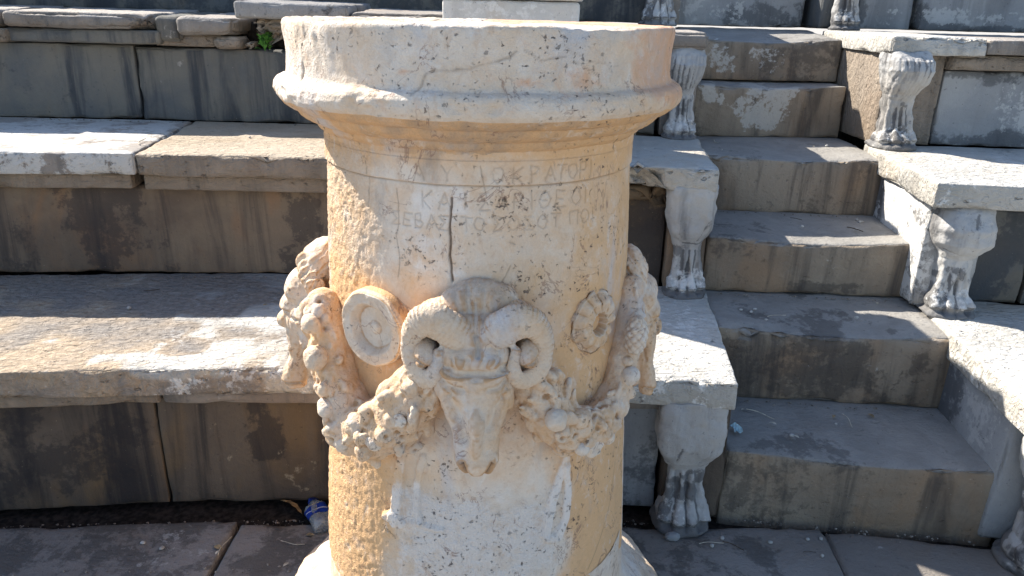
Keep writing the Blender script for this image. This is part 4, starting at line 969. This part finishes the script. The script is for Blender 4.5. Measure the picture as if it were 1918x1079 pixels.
def side_head_mesh(seed, flat=1.0):
    """the battered heads on the flanks: hair, brow, filled horn curls, snout and muzzle"""
    b = Blob(); rng = random.Random(seed)
    b.ell((0, .012, .835), (.062, .040, .040)); b.ell((0, .040, .785), (.056, .046, .040)); b.ell((0, .086, .722), (.020, .016, .018))
    b.ell((0, .062, .752), (.036, .034, .030)); b.ell((0, .035, .720), (.050, .050, .045))
    b.loft([(.583, 0, .070, .016, .018, .9), (.600, 0, .072, .025, .026, .85), (.620, 0, .068, .024, .026, .85), (.650, 0, .058, .023, .026, .85), (.70, 0, .052, .034, .034, .85), (.74, 0, .045, .042, .038, .85)])
    b.loft([(.60, 0, .02, .018, .03, .9), (.66, 0, .02, .026, .04, .9), (.74, 0, .02, .05, .05, .9)])
    for s_ in (-1, 1):
        b.ell((s_ * .052, .022, .738), (.028, .040, .052), (0, .15 * s_, 0)); b.ell((s_ * .066, .030, .765), (.018, .024, .024)); b.ell((s_ * .060, .030, .705), (.018, .024, .026)); b.ell((s_ * .045, .055, .735), (.014, .018, .026))
        for k in range(5): b.ell((s_ * (.018 + .012 * k), .040 - .004 * k, .838 - .008 * k), (.011, .020, .024), (.5, s_ * .5, 0), sub=2)
    V, N, Fc = b.fuse(.0021, 2)
    P2 = V[:, [1, 2]]; g = np.zeros(len(V)); sd = sstep(.1, .5, np.abs(N[:, 0]))
    for pts, w, dep, gv, m_ in (([(.060, .597), (.098, .594)], .0025, .005, .9, 1), ([(.012, .79), (.030, .76), (.028, .725), (.012, .712), (.004, .735)], .004, .008, .4, sd), ([(.0, .87), (.03, .845), (.045, .82)], .003, .003, .1, 1), ([(-.01, .85), (.02, .825), (.03, .80)], .003, .004, .15, sd), ([(.055, .742), (.09, .742)], .003, .004, .2, 1), ([(.046, .70), (.058, .66)], .003, .003, .1, sd)):
        e = np.exp(-(poly_dist(P2, pts) / w) ** 2) * m_; g = np.maximum(g, e * gv); V = V - N * (e * dep)[:, None]
    V = V + N * (fbm(V, 40, 3, seed) * .0045 + fbm(V, 16, 3, seed + 4) * .006)[:, None]
    V = V * np.array([1, flat, 1])
    return bend(V), Fc, attrs_for(V, g, ochre=.35, white=.15)

hv_, hf_, ha_ = head_mesh()
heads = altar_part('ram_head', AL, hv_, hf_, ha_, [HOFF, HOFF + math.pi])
sv_, sf_, sa_ = side_head_mesh(5)
altar_part('ram_head', AL, sv_, sf_, sa_, [math.radians(-89)])
sv_, sf_, sa_ = side_head_mesh(9, .70)
altar_part('ram_head', AL, sv_, sf_, sa_, [math.radians(91)])
for sd_ in (-1, 1):
    V, Fc, at = horn_mesh(sd_); me = mesh_from('horn', V, Fc, ALTAR, at)
    V2, F2, at2 = ear_mesh(sd_); me2 = mesh_from('ear', V2, F2, ALTAR, at2)
    for h in heads:
        for nm, m_ in (('horn', me), ('ear', me2)):
            o = bpy.data.objects.new(nm, m_); COL.objects.link(o); o.parent = h

# ---- garlands: thick swags of leaves and fruit between the heads
def cyl(a, out, z, base=None):
    R = np.interp(z, [.5, .6, .75, .93, 1.0], [.279, .272, .2655, .2575, .2535]) + out
    t = math.radians(a); return (R * math.sin(t), -R * math.cos(t), z)
def garland(center_pts, seed, turns, fruits):
    """center_pts: (angle, z, out, radius)"""
    b = Blob(); rng = random.Random(seed); C = np.array(center_pts, float)
    u = np.linspace(0, len(C) - 1, 60); Cc = np.column_stack([np.interp(u, np.arange(len(C)), C[:, k]) for k in range(4)])
    for _ in range(4): Cc[1:-1] = (Cc[:-2] + 2 * Cc[1:-1] + Cc[2:]) / 4
    P = np.array([cyl(a, o * .6, z) for a, z, o, r in Cc])
    b.tube(P, Cc[:, 3] * .84, seg=18, up=(0, 0, 1))
    for i in range(int(125 * (1.0 if seed < 5 else 1.1))):
        k = rng.randrange(60); r = Cc[k, 3]; T = P[min(k + 1, 59)] - P[max(k - 1, 0)]; T = T / np.linalg.norm(T)
        nrm = np.array([P[k][0], P[k][1], 0]); nrm /= np.linalg.norm(nrm); s_ = np.cross(T, nrm)
        ph = rng.uniform(-1.45, 1.45)
        d = nrm * math.cos(ph) + s_ * math.sin(ph)
        c = P[k] + d * r * rng.uniform(.62, .84)
        kind = rng.random(); sz = r / .038
        if kind < .40:
            q = rng.uniform(.0095, .0155) * sz * .8; b.ell(c, (q, q, q * rng.uniform(.9, 1.2)), sub=2)
        else:
            q = rng.uniform(.010, .0155) * sz * .8
            m_ = Matrix((Vector(T), Vector(s_), Vector(nrm))).transposed(); eu = (m_ @ Matrix.Rotation(rng.uniform(-.9, .9), 3, 'Z') @ Matrix.Rotation(rng.uniform(-.4, .4), 3, 'Y')).to_euler('XYZ')
            b.ell(c, (q * 1.9, q * .8, q * .55), tuple(eu), sub=2)
    V, N, Fc = b.fuse(.0019, 2)
    V = V + N * (fbm(V, 55, 3, seed) * .0026 + fbm(V, 24, 3, seed + 6) * .006)[:, None]
    hole = np.zeros(len(V))
    cand = np.where((N[:, 0] * V[:, 0] + N[:, 1] * V[:, 1]) > .1)[0]
    for _ in range(26):                                   # drilled hollows between the leaves
        c = V[cand[rng.randrange(len(cand))]]; d_ = np.linalg.norm(V - c, axis=1); hole = np.maximum(hole, np.exp(-(d_ / rng.uniform(.003, .0055)) ** 2))
    V = V - N * (hole * .006)[:, None]
    bodies = altar_part('garland', AL, V, Fc, attrs_for(V, hole * .45, ochre=.50, white=.05, rough=.4), turns)
    for (a, z, out, r, kind) in fruits:
        fb = Blob(); c = np.array(cyl(a, out - .009, z)); t = math.radians(a)
        if kind == 'cone': fb.ell(c, (r * .8, r * .7, r * 1.35), (0, 0, t))
        elif kind == 'flower':
            fb.ell(c, (r, r * .5, r), (0, 0, t))
            for q in range(6):
                an = q * math.pi / 3; fb.ell(c + np.array([math.cos(t) * math.cos(an) * r * .62, math.sin(t) * math.cos(an) * r * .62, math.sin(an) * r * .62]), (r * .42, r * .5, r * .42), (0, 0, t), sub=2)
        else: fb.ell(c, (r, r * .9, r), (0, 0, t))
        Vf, Nf, Ff = fb.fuse(.0019, 1)
        gf = None
        if kind == 'cone':
            lon = np.arctan2(Vf[:, 0] - c[0], -(Vf[:, 1] - c[1])); zz = (Vf[:, 2] - c[2]) / r
            sc_ = np.maximum(np.abs(np.sin(lon * 4 + zz * 5)), 0) * np.abs(np.sin(lon * 4 - zz * 5)); Vf = Vf + Nf * (sc_ * .0028)[:, None]; gf = sstep(.25, .0, sc_) * .25
        Vf = Vf + Nf * (fbm(Vf, 60, 3, 4) * .0022 + fbm(Vf, 28, 3, 14) * .005)[:, None]
        altar_part({'cone': 'pine_cone', 'flower': 'flower'}.get(kind, 'fruit'), bodies, Vf, Ff, attrs_for(Vf, gf, ochre=.15, white=.4), [0] * len(bodies))
# left swag and its twin at the back
garland([(-8, .775, .030, .040), (-14, .738, .036, .050), (-22, .672, .040, .056), (-31, .635, .040, .054), (-40, .640, .038, .050), (-48, .688, .036, .044), (-54, .745, .034, .040), (-60, .800, .034, .038)], 3, [0.0, math.pi],
        [(-50, .742, .066, .021, 'fruit'), (-31, .668, .070, .019, 'fruit'), (-37, .622, .068, .015, 'fruit'), (-25, .650, .074, .013, 'fruit'), (-44, .668, .068, .016, 'fruit'), (-17, .700, .078, .013, 'flower'), (-53.5, .790, .062, .017, 'fruit')])
garland([(14, .785, .028, .036), (19, .740, .034, .044), (25, .682, .038, .048), (33, .645, .038, .045), (42, .636, .036, .040), (50, .648, .030, .034), (58, .690, .026, .032), (66, .752, .022, .031), (74, .82, .018, .027)], 8, [0.0, math.pi],
        [(22.5, .700, .078, .0185, 'fruit'), (37.5, .622, .060, .017, 'flower'), (32, .632, .068, .012, 'fruit'), (61, .765, .048, .024, 'cone'), (57, .700, .048, .018, 'fruit'), (44, .622, .054, .014, 'fruit')])

# ---- patera (dish) and rosette above the swags
def disc(a, z, r, out, name, turns, kind):
    n = 120; rad = np.concatenate([np.linspace(0, 1, 46), np.linspace(1.0, 1.06, 5)[1:], np.full(8, 1.06)])
    V = []; h = []
    for i, q in enumerate(rad):
        for k in range(n):
            t = 2 * math.pi * k / n
            if kind == 'dish':
                hh = out - .0135 * sstep(.74, .56, q) + .004 * sstep(.20, .10, q)
                rr = q * (1 + .025 * math.sin(3 * t + 1) + .015 * math.sin(7 * t))
            else:
                pet = abs(math.cos(t * 5.5)) * (.35 + .65 * (math.cos(t - .4) * .5 + .5)); rr = q * (.88 + .12 * pet)
                hh = out * (.25 + .75 * sstep(1.02, .70, q)) - .020 * sstep(.42, .26, q) + .0045 * (pet - .5) * sstep(.35, .6, q) 
                rr *= 1
            if i >= len(rad) - 8: hh = hh * (1 - (i - (len(rad) - 9)) / 8.0) - .006 * ((i - (len(rad) - 9)) / 8.0)
            elif q > 1.0: hh -= .004 * ((q - 1) / .06)
            V.append((rr * r * math.cos(t), hh, rr * r * math.sin(t)))
    V = np.array(V, float)
    ids = np.arange(len(rad) * n).reshape(len(rad), n); nxt = np.roll(ids, -1, 1)
    Fc = np.stack([ids[:-1], ids[1:], nxt[1:], nxt[:-1]], -1).reshape(-1, 4)
    V[:, 1] += fbm(V, 40, 3, 11) * .0022 + (fbm(V, 26, 3, 5) * .010 if kind != 'dish' else 0)
    V[:, [0, 2]] *= (1 + .022 * fbm(V, 30, 2, 12))[:, None]
    R0 = .2640
    # tilt plane: local plane tangent to the shaft at angle a
    t = math.radians(a); ct, st_ = math.cos(t), math.sin(t)
    sag = R0 - np.sqrt(np.maximum(R0 ** 2 - V[:, 0] ** 2, 0)) if kind != 'dish' else V[:, 0] * 0 + .004
    X = V[:, 0] * ct + (R0 + V[:, 1] - sag) * st_; Y = V[:, 0] * st_ - (R0 + V[:, 1] - sag) * ct
    W = np.column_stack([X, Y, V[:, 2] + z])
    q = np.hypot(V[:, 0], V[:, 2]) / r
    at = attrs_for(W, (.12 * np.exp(-((q - .66) / .06) ** 2) if kind == 'dish' else .25 * np.exp(-((q - .34) / .08) ** 2)), ochre=(.15 + .9 * (q > 1.0)) if kind == 'dish' else .45, white=.35 if kind == 'dish' else .1, rough=.3)
    return altar_part(name, AL, W, Fc, at, turns)
disc(-32.0, .806, .057, .026, 'offering_dish', [0.0, math.pi], 'dish')
disc(46.0, .803, .052, .015, 'rosette', [0.0, math.pi], 'rosette')
# low carved tassel at the left edge
tb = Blob()
for (a, z, r) in ((-74, .60, .012), (-76, .585, .011), (-73, .57, .011), (-75, .552, .010), (-72, .537, .009), (-74, .520, .008)): tb.ell(cyl(a, .002, z), (r, r, r * 1.25), sub=2)
V, N, Fc = tb.fuse(.002, 2); V += N * (fbm(V, 60, 3, 5) * .002)[:, None]
altar_part('tassel', AL, V, Fc, attrs_for(V), [0.0])

# ================================================================== SMALL LOOSE THINGS
def simple(name, V, Fc, mat, label, cat, group=None, loc=(0, 0, 0), smooth=False, attrs=None):
    o = link(name, mesh_from(name, np.asarray(V, float), Fc, mat, attrs, smooth)); o.location = loc
    return meta(o, label, cat, group)

# broken stone wedged under the eye-level slab
BS = thing('broken_stone', (-.99, 2.82, 1.11), 'brownish broken stone chunk wedged under the worn slab beside the green weed', 'stone')
block('stone_chunk', (-1.090, 2.790), (-.990, 2.790), (-.985, 2.90), (-1.08, 2.90), T3 + .003, 1.150, TAN, BS, seed=201, r=.015, chip=.02, amp=.004, dips=[(-1.09, 2.79, T3, .03, .02)])
block('stone_flake', (-.985, 2.800), (-.935, 2.81), (-.955, 2.90), (-.985, 2.90), T3 + .003, 1.135, TAN, BS, seed=202, r=.014, chip=.02, amp=.004)

GREEN = plain('weed_green', (.055, .16, .025), .6, .4, 80)
WD = thing('weed', (-.905, 2.80, T3), 'small bright green weed growing from the gap under the broken slab', 'plant')
rng = random.Random(5)
def leaf_mesh(L, w, lobes=False):
    V = [(0, 0, 0)]; n = 7
    for i in range(1, n):
        t = i / n; ww = w * math.sin(math.pi * t) ** .7 * (1 if not lobes else (.6 + .4 * (i % 2)))
        V += [(-ww, L * t, .15 * L * math.sin(t * 3)), (0, L * t, .15 * L * math.sin(t * 3) - w * .2), (ww, L * t, .15 * L * math.sin(t * 3))]
    V.append((0, L, 0)); Fc = [[0, 2, 1], [0, 3, 2]]
    for i in range(n - 2):
        a = 1 + 3 * i; Fc += [[a, a + 1, a + 4, a + 3], [a + 1, a + 2, a + 5, a + 4]]
    a = 1 + 3 * (n - 2); Fc += [[a, a + 1, len(V) - 1], [a + 1, a + 2, len(V) - 1]]
    return np.array(V, float), Fc
LV, LF = leaf_mesh(.022, .007); lme = mesh_from('leaf', LV, LF, GREEN)
for i in range(34):
    o = bpy.data.objects.new('leaf', lme); COL.objects.link(o); o.parent = WD
    a = rng.uniform(0, 6.28); h = rng.uniform(0, .052)
    o.location = (math.cos(a) * .016 + .004, math.sin(a) * .012, .003 + h)
    o.rotation_euler = (rng.uniform(.1, 1.0), rng.uniform(-.3, .3), a - 1.57); o.scale = (rng.uniform(.6, 1.2),) * 3
for i in range(6):
    a = i; sb = Blob(); p0 = np.array((0, 0, 0.)); p1 = np.array((math.cos(a) * .02, math.sin(a) * .012, .045))
    n_ = 5; ring = []; V = []; Fc = []
    for k in range(n_):
        p = p0 + (p1 - p0) * k / (n_ - 1)
        for q in range(4): V.append((p[0] + .0012 * math.cos(q * 1.57), p[1] + .0012 * math.sin(q * 1.57), p[2]))
    for k in range(n_ - 1):
        for q in range(4): Fc.append([k * 4 + q, k * 4 + (q + 1) % 4, k * 4 + 4 + (q + 1) % 4, k * 4 + 4 + q])
    o = link('stem', mesh_from('stem', np.array(V), Fc, GREEN), WD)

# crushed water bottle against the altar foot
CLEAR, nt = new_mat('clear_plastic'); b_ = NB(nt); p_ = b_.finish((.75, .80, .84), .12, b_.noise(90, 2), .002, .5, .5); p_.inputs['Transmission Weight'].default_value = .75
BLUE = plain('blue_label', (.012, .04, .26), .35, .3, 40); BLUECAP = plain('white_label_print', (.75, .78, .82), .4, .1, 50)
BT = thing('plastic_bottle', (-.487, 1.612, -.004), 'crushed clear plastic bottle with a blue label, lying against the foot of the altar', 'bottle')
def bottle_ring(prf, mat, name, parent):
    n = 28; V = []; 
    for (s_, r) in prf:
        for k in range(n):
            t = 2 * math.pi * k / n; rr = r * (1 + .10 * math.sin(3 * t + s_ * 60) + .05 * math.sin(5 * t - s_ * 130))
            V.append((s_, rr * math.cos(t) * 1.05, rr * math.sin(t) * .75))
    V = np.array(V); m_ = len(prf); ids = np.arange(m_ * n).reshape(m_, n); nxt = np.roll(ids, -1, 1)
    Fc = np.stack([ids[:-1], nxt[:-1], nxt[1:], ids[1:]], -1).reshape(-1, 4)
    a = math.radians(118); c, s = math.cos(a), math.sin(a)
    W = np.column_stack([V[:, 0] * c - V[:, 1] * s, V[:, 0] * s + V[:, 1] * c, V[:, 2] + .022])
    return link(name, mesh_from(name, W, Fc, mat), parent)
bottle_ring([(-.055, .001), (-.055, .018), (-.05, .024), (-.03, .026), (-.012, .027), (.03, .027), (.045, .022), (.056, .012), (.07, .010), (.07, .001)], CLEAR, 'bottle_body', BT)
lb = bottle_ring([(-.012, .0282), (.0, .0284), (.012, .0284), (.026, .0282)], BLUE, 'label', BT)
bottle_ring([(.004, .0290), (.006, .0290)], BLUECAP, 'label_stripe', lb)
cp = bottle_ring([(.060, .0125), (.072, .0125), (.0722, .002)], BLUE, 'cap', BT)

PAPER = plain('pale_blue_paper', (.45, .62, .68), .6, .15, 60)
V = []; n = 6
for i in range(n):
    for j in range(n): V.append((i / (n - 1) * .024, j / (n - 1) * .03, .006 + .006 * math.sin(i * 1.3 + j * .9)))
Fc = [[i * n + j, (i + 1) * n + j, (i + 1) * n + j + 1, i * n + j + 1] for i in range(n - 1) for j in range(n - 1)]
o = simple('paper_scrap', V, Fc, PAPER, 'little pale blue paper scrap on the lowest step next to the bench end', 'litter', loc=(.607, 1.755, .205)); o.rotation_euler = (.35, 0, .2)

def rock(seed, s):
    V, Fc = ico(2); V = V * (1 + .35 * fbm(V * 1.4 + seed, 1, 2, seed))[:, None]; V = np.sign(V) * np.abs(V) ** .85
    return V * np.array(s), Fc
V, Fc = rock(3, (.020, .012, .010))
simple('pebble', V, Fc, BLUEGREY, 'pale broken stone chip lying in front of the lowest lion paw', 'stone', loc=(.425, 1.575, .010))
rng = random.Random(77)
LITTER = [plain('dry_leaf', (.34, .25, .14), .8, .4, 60), plain('pale_straw', (.55, .50, .40), .8, .3, 60), plain('pale_stone_chip', (.42, .41, .385), .8, .2, 60)]
oak_V, oak_F = leaf_mesh(.075, .016, True)
o = simple('dead_leaf', oak_V, oak_F, LITTER[0], 'big curled dry leaf in the dark gap at the bench foot, left of the bottle', 'leaf', loc=(-.545, 1.655, -.012)); o.rotation_euler = (.35, .5, 1.35)
lf_me = [mesh_from('dead_leaf', *leaf_mesh(.024, .006), LITTER[0]), mesh_from('dead_leaf', *leaf_mesh(.018, .004), LITTER[1])]
pb_me = [mesh_from('stone_chip', *rock(k, (.0055, .0045, .0035)), LITTER[2]) for k in (11, 12)]
gv_, gf_ = [], []; gn = 0; rg_ = np.random.RandomState(4)
for (xa, ya, xb, yb, z_, n_, sp_) in ((-1.5, 1.58, -.35, 1.66, -.024, 420, .03), (-.35, 1.66, .38, 1.67, -.020, 120, .02), (.58, 1.665, 1.2, 1.60, .001, 90, .012), (.62, 1.955, 1.22, 1.91, .2025, 70, .012),
                              (.64, 2.228, 1.22, 2.195, .434, 60, .012), (.66, 2.55, 1.22, 2.51, .620, 50, .012), (-1.9, 2.20, -.4, 2.285, Z1 + .003, 110, .012), (-1.9, 2.80, -.5, 2.82, Z2 + .004, 60, .012), (.2, 1.3, 1.2, 1.35, .001, 160, .12), (-1.2, 1.4, -.5, 1.45, .001, 110, .1)):
    for _ in range(n_):
        t = rg_.rand(); sz = .0012 + .0035 * rg_.rand() ** 3
        V1, F1 = ico(1); V1 = V1 * (np.array([1, .8, .6]) * sz) * (1 + .3 * rg_.randn(len(V1), 1))
        V1 = V1 + np.array([xa + (xb - xa) * t + rg_.randn() * .004, ya + (yb - ya) * t - abs(rg_.randn()) * sp_, z_ + sz * .4])
        gv_.append(V1); gf_.append(F1 + gn); gn += len(V1)
grit = link('grit', mesh_from('grit', np.concatenate(gv_), np.concatenate(gf_), plain('grit', (.24, .21, .18), .9, .6, 200), None, False))
meta(grit, kind='stuff', label='fine grit and crumbs of stone gathered at the feet of the risers', cat='grit')
def twig_mesh(L):
    V = []; Fc = []; n_ = 6
    for k in range(n_):
        for q in range(4): V.append((L * (k / (n_ - 1) - .5), .0012 * math.cos(q * 1.57) + .006 * math.sin(k * .9) * L * 12, .0012 * math.sin(q * 1.57) + .0015))
    for k in range(n_ - 1):
        for q in range(4): Fc.append([k * 4 + q, k * 4 + (q + 1) % 4, k * 4 + 4 + (q + 1) % 4, k * 4 + 4 + q])
    return np.array(V), Fc
tw_me = [mesh_from('twig', *twig_mesh(.07), LITTER[1]), mesh_from('twig', *twig_mesh(.045), plain('dark_twig', (.07, .05, .035), .9))]
ZONES = [(.66, 1.18, 1.72, 1.90, .2035, 9, 'on the lowest step'), (.66, 1.18, 2.02, 2.18, .428, 7, 'on the second step'), (.70, 1.18, 2.28, 2.50, .6185, 7, 'on the third step'), (.72, 1.18, 2.62, 2.85, .8185, 4, 'on the fourth step'),
         (.42, .95, 1.50, 1.60, .002, 9, 'on the paving before the stairs'), (-.92, -.48, 1.44, 1.56, .002, 8, 'on the paving left of the altar'), (-1.25, -.55, 1.75, 2.2, .439, 4, 'on the lowest left bench'), (-1.25, -.6, 2.3, 2.7, .843, 4, 'on the second left bench')]
ORD = {1: 'first', 2: 'second', 3: 'third', 4: 'fourth', 5: 'fifth', 6: 'sixth', 7: 'seventh', 8: 'eighth', 9: 'ninth'}
for (x0, x1, y0, y1, z, n_, where) in ZONES:
    items = []
    for i in range(n_):
        k = rng.random()
        if k < .30: me, nm, cat, lab = rng.choice(lf_me), 'dead_leaf', 'leaf', 'tiny dry leaf fallen '
        elif k < .62: me, nm, cat, lab = rng.choice(tw_me), 'twig', 'twig', 'thin dry twig lying '
        else: me, nm, cat, lab = rng.choice(pb_me), 'stone_chip', 'stone', 'small pale stone chip '
        items.append((x0 + (x1 - x0) * rng.random(), rng.uniform(y0, y1), me, nm, cat, lab))
    items.sort(key=lambda q: q[0] / q[1])
    tot = {}
    for q in items: tot[q[3]] = tot.get(q[3], 0) + 1
    cnt = {}
    for (x, y, me, nm, cat, lab) in items:
        cnt[nm] = cnt.get(nm, 0) + 1
        o = bpy.data.objects.new(nm, me); COL.objects.link(o)
        o.location = (x, y, z + .002); o.rotation_euler = (rng.uniform(-.1, .15), rng.uniform(-.1, .1), rng.uniform(0, 6.28))
        o.scale = (rng.uniform(.7, 1.3),) * 3
        tail = '' if tot[nm] == 1 else ', ' + ORD[cnt[nm]] + ' from the left'
        meta(o, lab + where + tail, cat, {'leaf': 'dry leaves ', 'twig': 'twigs ', 'stone': 'stone chips '}[cat] + where)
